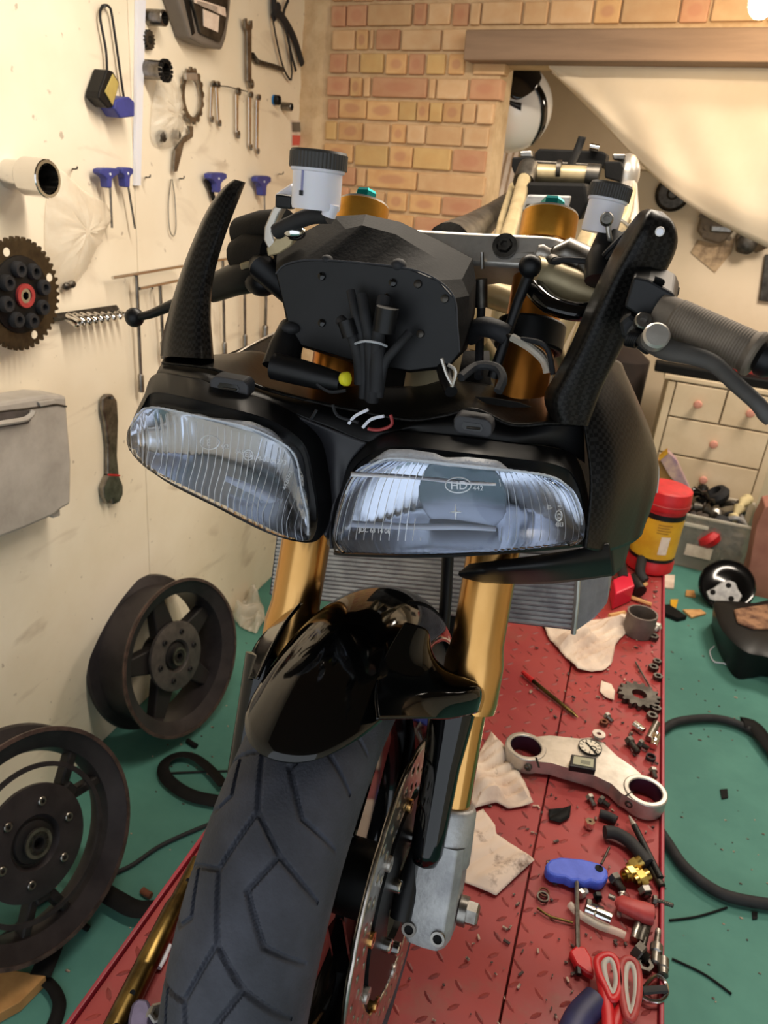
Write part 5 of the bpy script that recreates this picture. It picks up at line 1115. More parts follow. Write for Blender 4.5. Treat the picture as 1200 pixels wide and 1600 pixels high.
# scissors
sz = thing('scissors', 'red handled scissors with grey inner grips at the bottom edge of the deck', 'scissors', tuple(PZ(955, 1570, T0)))
zt = T0+.03
def loop(pts, r, m_, nm, fl=.7): part(nm, MB().tube(cr([PZ(x, y, zt) for x, y in pts], 40, True), r, 10, closed=True, flat=fl), m_, sz)
loop(d1([(560, 960), (600, 940), (632, 965), (645, 1040), (632, 1095), (612, 1105), (590, 1060), (566, 1010)]), .0052, 'red_plastic', 'handle_loop')
loop(d1([(650, 980), (672, 955), (705, 972), (716, 1040), (708, 1130), (685, 1185), (665, 1150), (650, 1060)]), .0052, 'red_faded', 'handle_loop')
loop(d1([(585, 975), (604, 957), (622, 980), (632, 1040), (620, 1085), (606, 1070), (592, 1030)]), .004, 'case_grey', 'inner_grip')
loop(d1([(668, 992), (684, 975), (700, 1000), (706, 1060), (700, 1120), (684, 1160), (672, 1120), (664, 1050)]), .004, 'case_grey', 'inner_grip')
part('arm', MB().tube(cr([PZ(x, y, zt-.004) for x, y in d1([(575, 1020), (590, 1100), (600, 1160), (605, 1260)])], 12), .0085, 10, flat=.6), 'red_plastic', sz)
part('arm', MB().tube(cr([PZ(x, y, zt-.008) for x, y in d1([(660, 1080), (650, 1140), (630, 1190), (615, 1260)])], 12), .0078, 10, flat=.6), 'red_plastic', sz)
part('blade', MB().prism([PZ(x, y, zt-.012) for x, y in ((945, 1618), (960, 1618), (958, 1720), (952, 1760))], (0, 0, .002)), 'steel', sz, 0)
dk = single('file_tool', MB().tube(cr([PZ(x, y, T0+.018) for x, y in ((935, 1560), (922, 1572), (905, 1592), (890, 1625))], 14), [.012]+[.019]*12+[.014], 14, flat=.75), mat('navy_plastic', (40, 42, 84), (32, 34, 66), 30, rough=.5), 'dark blue tool handle under the scissors', 'tool')
rf = single('red_funnel_tip', zp(d1([(455, 925), (480, 905), (515, 908), (540, 950), (550, 1020), (520, 1005), (480, 975)]), T0, .012), 'red_plastic', 'bright red plastic wedge over the tip of the blue T-handle', 'plastic piece', bevel=.003)
# small hardware on the deck -------------------------------------------------
def bolt(p0, p1, r, label, m='steel', head=1.8, grp=None, cat='bolt'):
    a, b_ = PZ(*p0, T0+r*1.6), PZ(*p1, T0+r*1.2); d = unit(b_-a); L_ = np.linalg.norm(b_-a); t = thing('bolt', label, cat, tuple((a+b_)/2-ZUP*r), grp)
    prof = [(r, r*1.6)]
    for k in range(8): prof += [(r*1.06, r*1.6+(L_-r*1.6)*(k+.3)/8), (r*.92, r*1.6+(L_-r*1.6)*(k+.8)/8)]
    part('shank', MB().lathe(prof+[(r*.8, L_), (0, L_)], a, d, 12), m, t, 30); part('head', MB().lathe([(r*head, 0), (r*head, r*1.4), (r*head*.9, r*1.7), (0, r*1.7)], a, d, 6), m, t, 20); return t
def nut(p, r, label, m='steel', h=None, cat='nut', tilt=(0, 0, 1), inner=.55):
    return single('nut', MB().lathe_closed([(r*inner, 0), (r, 0), (r, h or r*.8), (r*inner, h or r*.8)], PZ(*p, T0+.001), tilt, 6 if inner < .7 else 24), m, label, cat, angle=20)
def cyl_thing(name, p0, p1, r, label, cat, m='chrome', hollow=True):
    a, b_ = PZ(*p0, T0+r), PZ(*p1, T0+r); q = MB().lathe([(r*.6, .004), (r*.7, 0), (r, .001), (r, np.linalg.norm(b_-a)*.6), (r*.85, np.linalg.norm(b_-a)*.66), (r*.85, np.linalg.norm(b_-a)), (0, np.linalg.norm(b_-a))], a, unit(b_-a), 16)
    return single(name, q, m, label, cat, angle=30)
bolt((947, 1117), (957, 1128), .0045, 'small bolt above the eyelet end of the loose yoke'); nut((943, 1131), .009, 'rusty nut beside the small bolt above the yoke', 'rust')
cyl_thing('socket', (990, 1131), (1006, 1142), .0085, 'shiny chrome socket near the right edge of the deck', 'socket')
cyl_thing('socket', (1026, 1130), (1013, 1154), .0075, 'chrome socket against the edge rail, right of the shiny socket', 'socket', 'steel')
cyl_thing('socket', (1025, 1148), (1021, 1166), .0085, 'chrome socket standing askew by the edge rail, behind the loose yoke', 'socket')
bolt((982, 1155), (997, 1176), .006, 'bolt with a bright cap end left of the sockets', 'steel_dark', 1.6)
bolt((998, 1160), (1013, 1170), .005, 'dark bolt between the capped bolt and the edge rail', 'steel_dark'); nut((1016, 1186), .0095, 'black rubber grommet behind the right clamp of the yoke', 'black_rubber', inner=.75, cat='grommet')
bolt((1020, 1202), (1024, 1216), .0045, 'small bolt behind the right clamp of the yoke by the rail')
bolt((921, 1244), (929, 1260), .0042, 'shiny screw in front of the loose yoke'); bolt((937, 1248), (952, 1260), .0045, 'dark screw right of the shiny screw', 'steel_dark')
single('rubber_piece', zt_([(937, 1271), (952, 1276), (963, 1282)], T0+.008, .008, 8), 'black_rubber', 'stubby black rubber piece in front of the loose yoke', 'rubber')
nut((920, 1291), .0085, 'domed chrome nut above the blue T-handle', 'chrome', .012, inner=.3)
nut((848, 1403), .0095, 'dark washer left of the blue T-handle rod', 'steel_dark', .004, 'washer', inner=.75); nut((850, 1395), .0085, 'rusty washer overlapping the dark washer', 'rust', .003, 'washer', inner=.75)
hp = single('hose_piece', MB().tube(cr([PZ(x, y, T0+.013) for x, y in d1([(588, 480), (630, 485), (680, 515), (720, 560), (750, 600)])], 18), .0108, 12), 'black_rubber', 'thick curved piece of black rubber hose', 'hose')
pen = thing('marker_pen', 'long black pen with a silver tip pointing away', 'pen', tuple(PZ(1010, 1330, T0)))
part('barrel', MB().tube([PZ(991, 1290, T0+.016), PZ(1032, 1372, T0+.012)], .0055, 12), 'black_satin', pen); part('tip', MB().tube([PZ(983, 1275, T0+.017), PZ(991, 1290, T0+.016)], [.0016, .0054], 12), 'alloy', pen)
single('metal_rod', MB().tube([PZ(1012, 1345, T0+.006), PZ(1034, 1385, T0+.006)], .0065, 10), 'steel_dark', 'dark metal rod end beside the pen', 'rod')
for k, (p, lab) in enumerate((((992, 1352), 'bright brass fitting, rearmost of the three by the pen'), ((1002, 1372), 'bright brass fitting, middle of the three by the pen'), ((984, 1366), 'bright brass fitting, nearest the blue handle'))):
    c = PZ(*p, T0+.012); t = thing('brass_fitting', lab, 'fitting', tuple(c-ZUP*.011)); part('hex', MB().lathe([(.0125, -.006), (.0125, .006)], c, unit([.6, .5, .5-.3*k]), 6), 'brass', t, 20); part('collar', MB().lathe_closed([(.006, -.012), (.0095, -.012), (.0095, .014), (.006, .014)], c, unit([.6, .5, .5-.3*k]), 20), 'brass', t)
bolt((958, 1369), (974, 1393), .0062, 'long dark cap screw between the blue handle and the brass', 'steel_dark', 1.7); bolt((1006, 1388), (1012, 1402), .006, 'short bolt head down by the brass fittings', 'steel')
bolt((972, 1393), (967, 1432), .0036, 'thin screw behind the red screwdriver', 'alloy', 1.5) ; bolt((1020, 1405), (1052, 1415), .0035, 'dark screw poking over the right edge rail', 'steel_dark', 2)
single('clear_tube', zt_([(890, 1413), (905, 1428), (935, 1446), (962, 1455), (977, 1462)], T0+.006, .0055, 20), 'clear_bag', 'short length of clear plastic tube crossing the blue T-handle rod', 'tube')
cyl_thing('socket', (955, 1438), (915, 1420), .0105, 'long chrome socket lying under the clear tube', 'socket', 'chrome')
bolt((916, 1412), (943, 1422), .0045, 'dark bolt above the long chrome socket', 'steel_dark'); bolt((905, 1398), (916, 1392), .005, 'small cap screw right of the T-handle rod', 'alloy', 1.5); bolt((933, 1397), (936, 1408), .004, 'tiny black screw above the clear tube', 'black_satin')
sd = thing('screwdriver', 'stubby faded red screwdriver among the bolts', 'screwdriver', tuple(PZ(990, 1425, T0)))
part('handle', MB().tube([PZ(x, y, T0+.016) for x, y in d1([(630, 735), (645, 745), (690, 765), (740, 785), (768, 792), (775, 795)])], [.006, .013, .0145, .0175, .016, .008], 12, flat=.8), 'red_faded', sd)
part('shaft', MB().tube([PZ(960, 1404, T0+.014), PZ(952, 1400, T0+.012)], .004, 8), 'steel', sd)
cyl_thing('socket', (998, 1444), (990, 1468), .0065, 'narrow steel socket below the red screwdriver', 'socket', 'steel'); cyl_thing('socket', (1008, 1448), (1000, 1472), .0065, 'narrow steel socket next to the edge, under the screwdriver', 'socket', 'steel_dark')
sp_ = thing('spark_plug', 'spark plug pointing down the deck by the right edge rail', 'spark plug', tuple(PZ(1026, 1490, T0)))
part('body', MB().lathe([(.0045, 0), (.0045, .02), (.009, .022), (.009, .034), (.0065, .036), (.0065, .052), (.002, .054), (0, .054)], PZ(1028, 1458, T0+.009), unit(PZ(1022, 1520, T0+.009)-PZ(1028, 1458, T0+.009)), 14), 'steel', sp_)
part('terminal', MB().lathe([(.004, -.006), (.0045, 0), (.0045, .003)], PZ(1028, 1458, T0+.009), unit(PZ(1022, 1520, T0+.009)-PZ(1028, 1458, T0+.009)), 12), 'alloy', sp_)
cyl_thing('socket', (1036, 1498), (1036, 1524), .0085, 'round ended steel socket beside the spark plug', 'socket', 'steel'); bolt((1018, 1428), (1005, 1478), .0042, 'long dark rod bolt right of the red screwdriver', 'steel_dark', 1.6)
bolt((992, 1480), (1012, 1500), .008, 'chunky dark bolt above the scissors', 'steel_dark', 1.6); nut((1006, 1512), .012, 'big dark nut beside the scissors', 'steel_dark')
kr = thing('hose_clip', 'bright ring clip with a black band at the right edge of the deck', 'clip', tuple(PZ(1021, 1548, T0)))
part('ring', MB().tube(cr([PZ(x, y, T0+.008) for x, y in d1([(725, 1085), (745, 1050), (785, 1020), (815, 1045), (822, 1085), (800, 1112), (765, 1115), (735, 1102)])], 40, True), .0028, 8, closed=True), 'chrome', kr)
part('band', MB().tube(cr([PZ(x, y, T0+.011) for x, y in d1([(728, 1075), (770, 1072), (820, 1068)])], 10), .006, 8, flat=.6), 'black_rubber', kr)
single('wire_offcut', zt_(d1([(335, 765), (380, 795), (430, 810), (468, 820)]), T0+.003, .002, 14), 'brass_old', 'curved wire offcut left of the T-handle rod', 'wire')
single('wire_offcut', zt_(d1([(605, 538), (590, 570), (575, 600)]), T0+.026, .002, 8), 'steel_dark', 'short dark wire leaning on the blue handle end', 'wire')
rs = thing('red_screwdriver', 'thin red screwdriver lying across the deck above the loose yoke', 'screwdriver', tuple(PZ(860, 1085, T0)))
part('handle', MB().tube([PZ(817, 1050, T0+.006), PZ(833, 1064, T0+.006)], [.0045, .006], 10), 'red_plastic', rs); part('shaft', MB().tube([PZ(833, 1064, T0+.006), PZ(896, 1115, T0+.004), PZ(903, 1121, T0+.003)], [.0045, .004, .001], 8), 'brass_old', rs)
o = PZ(997, 1091, T0); t = single('drive_sprocket', ring_from(gear_outline(o, ZUP, .037, .045, 15), o, .016, ZUP*.012, ZUP), 'steel_dark', 'small worn drive sprocket lying near the right edge rail', 'sprocket', angle=0)
cup = thing('steel_cup', 'plain grey metal cup standing beside the radiator rag', 'cup', tuple(PZ(996, 990, T0)))
part('wall', MB().lathe_closed([(.033, 0), (.037, 0), (.037, .058), (.033, .058)], PZ(996, 988, T0), ZUP, 32), mat('cup_grey', (112, 100, 92), (94, 84, 78), 20, rough=.5, metal=.3), cup, 30); part('bottom', MB().lathe([(.033, .002), (.033, .006), (0, .006)], PZ(996, 988, T0), ZUP, 24), 'steel_dark', cup)
for k, (a, b_) in enumerate((((976, 930), (1018, 945)), ((1010, 912), (1000, 918)), ((952, 962), (976, 957)))): single('wood_stick', zt_([a, b_], T0+.006+.006*k, .0055, 0, 6), 'wood_pale', ['pale wooden stick beside the grey cup', 'short wood splinter under the black hose by the tub', 'wood offcut poking out behind the radiator'][k], 'stick')
bolt((1028, 978), (1022, 986), .006, 'bolt head right of the grey cup', 'alloy'); nut((1020, 998), .013, 'dark nut right of the paper rag at the edge rail', 'steel_dark')
for k, (x, y, r) in enumerate([(1020, 1046, .012), (1027, 1060, .011), (1024, 1110, .011), (1018, 1122, .012), (1026, 1036, .010)]): nut((x, y), r, ['dark nut by the rail above the small sprocket', 'dark nut touching the rail above the small sprocket', 'dark nut right of the small sprocket', 'oily nut behind the chrome sockets', 'small dark nut by the rail, farthest of its row'][k], 'steel_dark')
single('thin_rod', zt_([(993, 1034), (1024, 1088)], T0+.004, .0022, 0, 6), 'steel_dark', 'thin dark rod lying beside the small sprocket', 'rod')
# grit and swarf on the deck
gm = MB(); rg = random.Random(3)
for k in range(420):
    x, y = rg.uniform(.0, XE1-.01) if k % 3 else rg.uniform(-.1, .2), rg.uniform(.45, 2.2); s = rg.uniform(.0012, .0035); a = rg.uniform(0, 6)
    gm.box((x, y, T0+s*.4), (s*rg.uniform(1, 3), s, s*.7), np.array([[math.cos(a), -math.sin(a), 0], [math.sin(a), math.cos(a), 0], [0, 0, 1]]))
single('swarf', gm, mat('swarf_mix', (60, 46, 42), (190, 160, 140), 40, rough=.7, lo=.5, hi=.6), None, None, kind='stuff', angle=0)
# brass tube with clamp at the left edge
pa, pb = PZ(309, 1345, T0+.012), PZ(163, 1640, T0+.017); fd_ = unit(pb-pa); fl_ = np.linalg.norm(pb-pa)
ftb = thing('fork_tube', 'long tarnished brass coloured tube lying along the left edge of the deck', 'tube', tuple((pa+pb)/2-ZUP*.02))
part('tube', MB().lathe([(.007, 0), (.0105, .0), (.011, fl_*.12), (.0118, fl_*.25), (.0148, fl_*.30), (.0155, fl_*.62), (.0148, fl_*.63), (.0155, fl_*.64), (.0155, fl_)], pa, fd_, 28), 'brass_old', ftb, 30)
for f in (.16, .78, .93): part('drill_hole', MB().lathe([(.0035, 0), (.0035, .001), (0, .001)], pa+fd_*fl_*f+unit(CAM-pa-fd_*fl_*f-fd_*np.dot(CAM-pa-fd_*fl_*f, fd_))*(.0157 if f > .3 else .0113), unit(CAM-pa), 12), 'black_matt', ftb)
fc = thing('tube_clamp', 'grey purple metal clamp bracket beside the brass tube, cut by the bottom edge', 'clamp', tuple(PZ(228, 1600, T0)))
part('bracket', zp([(205, 1568), (215, 1558), (232, 1560), (238, 1578), (262, 1585), (258, 1640), (215, 1660), (196, 1640), (200, 1590)], T0, .03), mat('clamp_grey', (96, 92, 120), (72, 68, 92), 20, rough=.4, metal=.6), fc, 0, .004)
part('bolt', MB().lathe([(.012, 0), (.012, .012), (.009, .014), (.006, .014), (.006, .006), (0, .006)], PZ(247, 1584, T0+.028), unit([.3, -.4, 1]), 6), 'steel', fc, 20); part('bolt_washer', MB().ring(.014, .006, .004, PZ(246, 1588, T0+.026), unit([.3, -.4, 1]), 18), 'alloy', fc)
single('white_crumb', zt_([(265, 1477), (260, 1487), (256, 1498), (248, 1512)], T0+.004, .004, 12), 'white_plastic', 'small bright white sliver between the brass tube and the tyre', 'debris')
# hand wipes tub
wb0 = PZ(1012, 884, T0); s = .068; ax = ZUP
tub = thing('wipes_tub', 'red lidded hand wipe tub with a yellow label at the far end of the lift', 'tub', tuple(wb0))
part('body', MB().lathe([(.062, 0), (.068, .006), (.068, .03), (.064, .04), (.064, .20), (0, .20)], wb0, ax, 36), 'red_plastic', tub, 30); part('label', MB().lathe([(.0648, .045), (.0648, .185)], wb0, ax, 36), mat('label_yellow', (214, 164, 40), (200, 146, 34), 20, rough=.4), tub)
part('label_band', MB().lathe([(.0652, .172), (.0652, .188)], wb0, ax, 36), 'black_satin', tub); part('label_band', MB().lathe([(.0652, .042), (.0652, .052)], wb0, ax, 36), 'black_satin', tub)
part('lid', MB().lathe([(.068, .198), (.070, .204), (.068, .232), (.066, .25), (.060, .254), (0, .255)], wb0, ax, 36), 'red_plastic', tub, 30); part('lid_groove', MB().lathe_closed([(.0685, .212), (.0705, .214), (.0685, .218)], wb0, ax, 36), 'red_faded', tub)
vd = unit((CAM-wb0)*np.array([1, 1, 0])); sd_ = np.cross(ZUP, vd)
def on_tub(a, z, r=.0652): return wb0+(vd*math.cos(a)+sd_*math.sin(a))*r+ZUP*z
q = MB()
for a0, a1, z0, z1 in ((.25, .65, .07, .125),): q.grid([[on_tub(a, z) for a in np.linspace(a0, a1, 6)] for z in (z0, z1)])
part('label_picture', q, 'label_paper', tub)
q = MB()
for k in range(4): q.grid([[on_tub(a, .158-.008*k+dz) for a in np.linspace(0, .6-.1*(k % 2), 6)] for dz in (0, .003)])
part('label_print', q, mat('print_amber', (150, 104, 24), rough=.5), tub, kind='stuff')
# red jack-like tool with black hose next to the tub
rj = thing('strap_wrench', 'red tool block with black looped hose behind the radiator', 'tool', tuple(PZ(978, 925, T0)))
part('block', zp([(958, 905), (985, 893), (992, 915), (962, 928)], T0, .05), mat('red_pink', (206, 28, 60), rough=.4), rj, 0, .004); part('bracket', MB().tube([PZ(985, 905, T0+.03), PZ(1000, 925, T0+.02)], .02, 12), 'black_satin', rj)
part('hose', MB().tube(cr([PZ(975, 905, T0+.04), PZ(968, 862, T0+.05), PZ(985, 838, T0+.06), PZ(1003, 860, T0+.05), PZ(1000, 895, T0+.03), PZ(1008, 908, T0+.02)], 24), .014, 12), 'black_rubber', rj)
# ================================================================== floor on the left: two loose wheels, strap, cable
def loose_wheel(label, c, axis, R, wd, hub_r, hub_in, ns, kind):
    t = thing('loose_wheel', label, 'wheel', (float(c[0]), float(c[1]), 0)); ax = unit(axis); o = np.array(c)-ax*wd
    mat('wheel_dark', (56, 51, 52), (40, 36, 38), 12, rough=.42, metal=.4); mat('wheel_face', (28, 25, 25), (20, 18, 19), 12, rough=.5)
    part('rim', MB().lathe_closed([(R-.006, 0), (R, .002), (R-.004, .012), (R-.03, .02), (R-.04, wd*.5), (R-.03, wd-.02), (R-.004, wd-.012), (R, wd-.002), (R-.006, wd), (R-.045, wd-.02), (R-.055, wd*.5), (R-.045, .02)], o, ax, 72), 'wheel_dark', t, 40)
    part('rim_lip', MB().lathe_closed([(R-.008, wd-.004), (R+.001, wd-.004), (R+.001, wd+.002), (R-.008, wd+.002)], o, ax, 72), mat('lip_worn', (104, 84, 78), (70, 58, 56), 40, rough=.4, metal=.6), t)
    B = orient(ax)
    for k in range(ns):
        a = 2*pi*k/ns+.35; d = B@np.array([math.cos(a), math.sin(a), 0]); p = B@np.array([-math.sin(a), math.cos(a), 0]); z0 = wd*.45
        if kind == 'Y':
            part('spoke', MB().prism([o+ax*z0+d*hub_r*.8+p*.022, o+ax*z0+d*(R*.58)+p*.018, o+ax*z0+d*(R*.58)-p*.018, o+ax*z0+d*hub_r*.8-p*.022], ax*.035), 'wheel_face', t, 0, .005)
            for s in (-1, 1): part('spoke_arm', MB().prism([o+ax*z0+d*(R*.5)+p*(.016*s+.012), o+ax*z0+d*(R-.045)+p*(.055*s+.012), o+ax*z0+d*(R-.045)+p*(.055*s-.012), o+ax*z0+d*(R*.5)+p*(.016*s-.012)], ax*.03), 'wheel_face', t, 0, .004)
        else: part('spoke', MB().prism([o+ax*z0+d*hub_r*.7+p*.04, o+ax*z0+d*(R-.045)+p*.022, o+ax*z0+d*(R-.045)-p*.022, o+ax*z0+d*hub_r*.7-p*.04], ax*.035), 'wheel_face', t, 0, .005)
    zf = wd-hub_in
    part('hub', MB().lathe([(hub_r*.55, wd*.2), (hub_r*.75, zf-.03), (hub_r*.75, zf-.012)], o, ax, 40), 'wheel_face', t)
    part('hub_disc', MB().lathe_closed([(hub_r*.42, zf-.012), (hub_r, zf-.012), (hub_r, zf-.002), (hub_r*.94, zf), (hub_r*.48, zf)], o, ax, 48), mat('hub_grey', (96, 90, 86), (70, 66, 64), 20, rough=.45, metal=.5) if kind != 'Y' else 'wheel_dark', t)
    part('hub_centre', MB().lathe([(hub_r*.42, zf-.02), (hub_r*.36, zf-.006), (hub_r*.2, zf-.004), (hub_r*.2, zf+.01), (hub_r*.1, zf+.01), (hub_r*.1, zf-.01), (0, zf-.01)], o, ax, 32), 'wheel_face', t)
    part('bearing', MB().ring(hub_r*.26, hub_r*.14, .006, o+ax*(zf+.004), ax, 24), 'steel', t)
    for k in range(6):
        a = 2*pi*k/6; part('hub_bolt', MB().capbolt(o+ax*(zf-.004)+B@np.array([hub_r*.7*math.cos(a), hub_r*.7*math.sin(a), 0]), ax, hub_r*.08, .01), 'steel' if kind == 'Y' else 'wheel_face', t)
    return t, o, ax
w1, o1, a1 = loose_wheel('loose wide rear wheel leaning on the wall below the adjustable spanner', PD(289, 1027, 2.27), (.96, -.14, .24), .237, .15, .105, .03, 5, 'I')
w2, o2, a2 = loose_wheel('loose spoked front wheel in the lower left corner of the photo', PD(62, 1318, 1.60), (.93, -.14, .34), .238, .10, .12, .012, 3, 'Y')
part('brake_disc_mount', MB().lathe_closed([(.155, .088), (.165, .088), (.165, .094), (.155, .094)], o2, a2, 60), 'wheel_dark', w2)
single('tiedown_strap', MB().tube(cr([PZ(x, y, .018) for x, y in c5([(1000, 420), (930, 340), (860, 290), (790, 285), (735, 320), (735, 375), (790, 430), (870, 470), (980, 492)])], 50), .018, 8, flat=.22, up=(0, .3, 1)), 'black_matt', 'black webbing strap looped on the floor beside the tyre', 'strap')
single('tiedown_strap', MB().tube(cr([PZ(x, y, .03) for x, y in c5([(180, 1270), (215, 1190), (260, 1080), (320, 970), (370, 890), (430, 880), (520, 930), (600, 970), (690, 972), (760, 960)])], 50), .022, 8, flat=.25, up=(0, .3, 1)), 'black_matt', 'black webbing strap from the spoked wheel to the lift edge', 'strap')
single('tiedown_strap', MB().tube(cr([PZ(x, y, .012) for x, y in c5([(190, 1280), (240, 1330), (265, 1390), (255, 1450), (235, 1500)])], 20), .014, 8, flat=.3, up=(0, .3, 1)), 'black_matt', 'black strap end curling beside the cardboard', 'strap')
single('strap_buckle', MB().tube(cr([PZ(x, y, .05) for x, y in c5([(370, 800), (385, 770), (415, 768), (438, 790), (435, 820), (400, 835), (375, 825)])], 24, True), .009, 8, closed=True), 'black_satin', 'round black buckle ring beside the spoked wheel', 'buckle')
single('floor_cable', MB().tube(cr([PZ(x, y, .006) for x, y in c5([(-60, 1140), (60, 1060), (180, 940), (320, 900), (430, 850), (520, 810), (600, 770), (700, 700), (800, 650), (930, 595), (1000, 560)])], 60), .0055, 8), 'black_rubber', 'thin black cable running across the green floor to the tyre', 'cable')
single('floor_cable', MB().tube(cr([PZ(x, y, .005) for x, y in c5([(760, 365), (880, 360), (1030, 355)])], 12), .003, 6), 'black_rubber', 'thin lead inside the strap loop on the floor', 'cable')
single('cardboard_sheet', zp([(-80, 1505), (0, 1512), (72, 1524), (30, 1566), (-10, 1588), (-80, 1600)], .001, .03), 'card_brown', 'corner of a brown cardboard box at the bottom left', 'cardboard', bevel=.002)
rag([(372, 945), (395, 935), (412, 950), (415, 975), (400, 992), (382, 985), (362, 972)], .0, .07, 'crumpled clear plastic bag on the floor behind the left fork', 'clear_bag', 9)
for k, (p, r) in enumerate((((229, 1396), .014), ((300, 1162), .013), ((131, 1447), .012))): 
    single('floor_scrap', zt_([(p[0]-7, p[1]-5), p, (p[0]+7, p[1]+4)], r*.6, r*.6, 8), ['rust', 'black_matt', 'black_matt'][k], ['small pinkish scrap on the floor by the lift edge', 'dark scrap on the floor near the wide wheel', 'small dark scrap right of the spoked wheel'][k], 'scrap')
gm = MB()
for k in range(160):
    x, y = rg.uniform(-1.1, -.5), rg.uniform(.5, 2.4); s = rg.uniform(.0015, .004); gm.box((x, y, s*.4), (s*rg.uniform(1, 3), s, s*.7))
for k in range(260):
    x, y = rg.uniform(.28, 1.2), rg.uniform(.6, 3.2); s = rg.uniform(.0015, .004); gm.box((x, y, s*.4), (s*rg.uniform(1, 3), s, s*.7))
single('floor_grit', gm, 'swarf_mix', None, None, kind='stuff', angle=0)
# ================================================================== floor on the right and the room behind
single('floor_hose', MB().tube(cr([PZ(x, y, .02) for x, y in ((1010, 1160), (1036, 1140), (1060, 1127), (1110, 1122), (1150, 1130), (1185, 1150), (1240, 1200))], 40), .014, 10), 'black_rubber', 'black hose curving on the green floor level with the loose yoke', 'hose')
single('floor_hose', MB().tube(cr([PZ(x, y, .02) for x, y in ((1025, 1290), (1042, 1315), (1070, 1355), (1115, 1390), (1160, 1406), (1240, 1418))], 40), .015, 10), 'black_rubber', 'black hose curving on the green floor level with the blue T-handle', 'hose')
single('floor_strap', MB().tube(cr([PZ(x, y, .03) for x, y in ((1160, 1128), (1178, 1133), (1195, 1155), (1230, 1200))], 16), .028, 8, flat=.3), 'black_matt', 'flat black strap over the hose at the right edge', 'strap')
single('twig', zt_([(1046, 1438), (1090, 1432), (1136, 1418)], .004, .0028, 12), 'black_matt', 'thin dark twig on the floor right of the red screwdriver', 'twig')
single('twig', zt_([(1050, 1498), (1100, 1522), (1143, 1553)], .004, .0028, 12), 'black_matt', 'thin dark twig on the floor at the lower right', 'twig')
single('floor_chip', zp([(1125, 1233), (1137, 1232), (1138, 1246), (1128, 1248)], .001, .004), 'black_matt', 'square black chip on the green floor', 'chip', bevel=.001)
single('floor_chip', zp([(1175, 1424), (1184, 1424), (1184, 1435), (1176, 1436)], .001, .004), 'black_matt', 'small black chip near the hose at the right edge', 'chip', bevel=.001)
# black seat base with a rusty pad
seat = thing('seat_base', 'black moulded motorcycle seat base with a rusty worn pad', 'seat', tuple(PZ(1170, 1050, 0)))
zs = .13; top = d2([(955, 178), (990, 168), (1060, 172), (1130, 178), (1330, 165), (1400, 400), (1330, 470), (1200, 420), (1110, 400), (1040, 350), (985, 280)]); bot = d2([(950, 262), (1000, 270), (1060, 270), (1130, 270), (1340, 260), (1420, 480), (1340, 560), (1200, 505), (1120, 512), (1050, 505), (975, 380)])
rows = [[PZ(x, y, .005) for x, y in cr(bot, 60, True)], [PZ(x, y, .06) for x, y in cr([(a[0]*.6+b_[0]*.4, a[1]*.6+b_[1]*.4) for a, b_ in zip(bot, top)], 60, True)], [PZ(x, y, zs) for x, y in cr(top, 60, True)]]
cc = np.mean(rows[2], 0); rows += [[cc+(p-cc)*.9+ZUP*.012 for p in rows[2]], [cc+(p-cc)*.4+ZUP*.016 for p in rows[2]]]
m = MB().grid(rows, cv=True); m.add(rows[-1], [tuple(range(60))]); part('shell', m, 'black_satin', seat, 50)
pad = rows[3]; pc_ = [PZ(x, y, zs+.014) for x, y in d2([(1045, 215), (1100, 205), (1200, 190), (1320, 190), (1320, 290), (1200, 300), (1130, 300), (1060, 270)])]
part('worn_pad', MB().prism(pc_, (0, 0, .012)), mat('pad_rust', (150, 112, 84), (84, 54, 40), 14, rough=.8, lo=.42, hi=.6), seat, 0, .006)
single('wire_offcut', MB().tube(cr([PZ(x, y, .006) for x, y in d2([(960, 370), (940, 395), (960, 440), (1010, 450), (1060, 495), (1140, 490)])], 30), .0022, 6), 'white_plastic', 'thin white wire curling in front of the black seat base', 'wire')
# round black cover with silver plate
o = PZ(1126, 945, .0); ax = unit([-.10, -.72, .5]); o = o+ZUP*.10
cv = thing('engine_cover', 'round black engine cover with a silver plate, standing before the plastic box', 'cover', (float(o[0]), float(o[1]), 0))
part('dish', MB().lathe([(.0, -.035), (.085, -.035), (.112, -.02), (.118, .0), (.112, .010), (.100, .008), (.06, .012), (0, .014)], o, ax, 40), 'black_gloss', cv)
B = orient(ax); xv = unit(np.cross(ZUP, ax)*-1); yv = np.cross(ax, xv)
pt = [(-.075, -.055), (-.05, -.03), (-.03, .0), (.0, .022), (.03, .018), (.045, -.005), (.07, -.03), (.06, -.075), (.0, -.09), (-.055, -.085)]
sgn = 1 if np.dot(xv, RC[:, 0]) > 0 else -1
part('plate', MB().prism([o+ax*.012+xv*sgn*a+yv*(b_ if yv[2] > 0 else -b_) for a, b_ in pt], ax*.012), 'alloy_cast', cv, 0, .004)
for a, b_ in ((-.048, -.05), (.005, -.002), (.03, -.055)): part('plate_hole', MB().lathe([(.012, 0), (.012, .001), (0, .001)], o+ax*.0242+xv*sgn*a+yv*b_*(1 if yv[2] > 0 else -1), ax, 16), 'black_matt', cv)
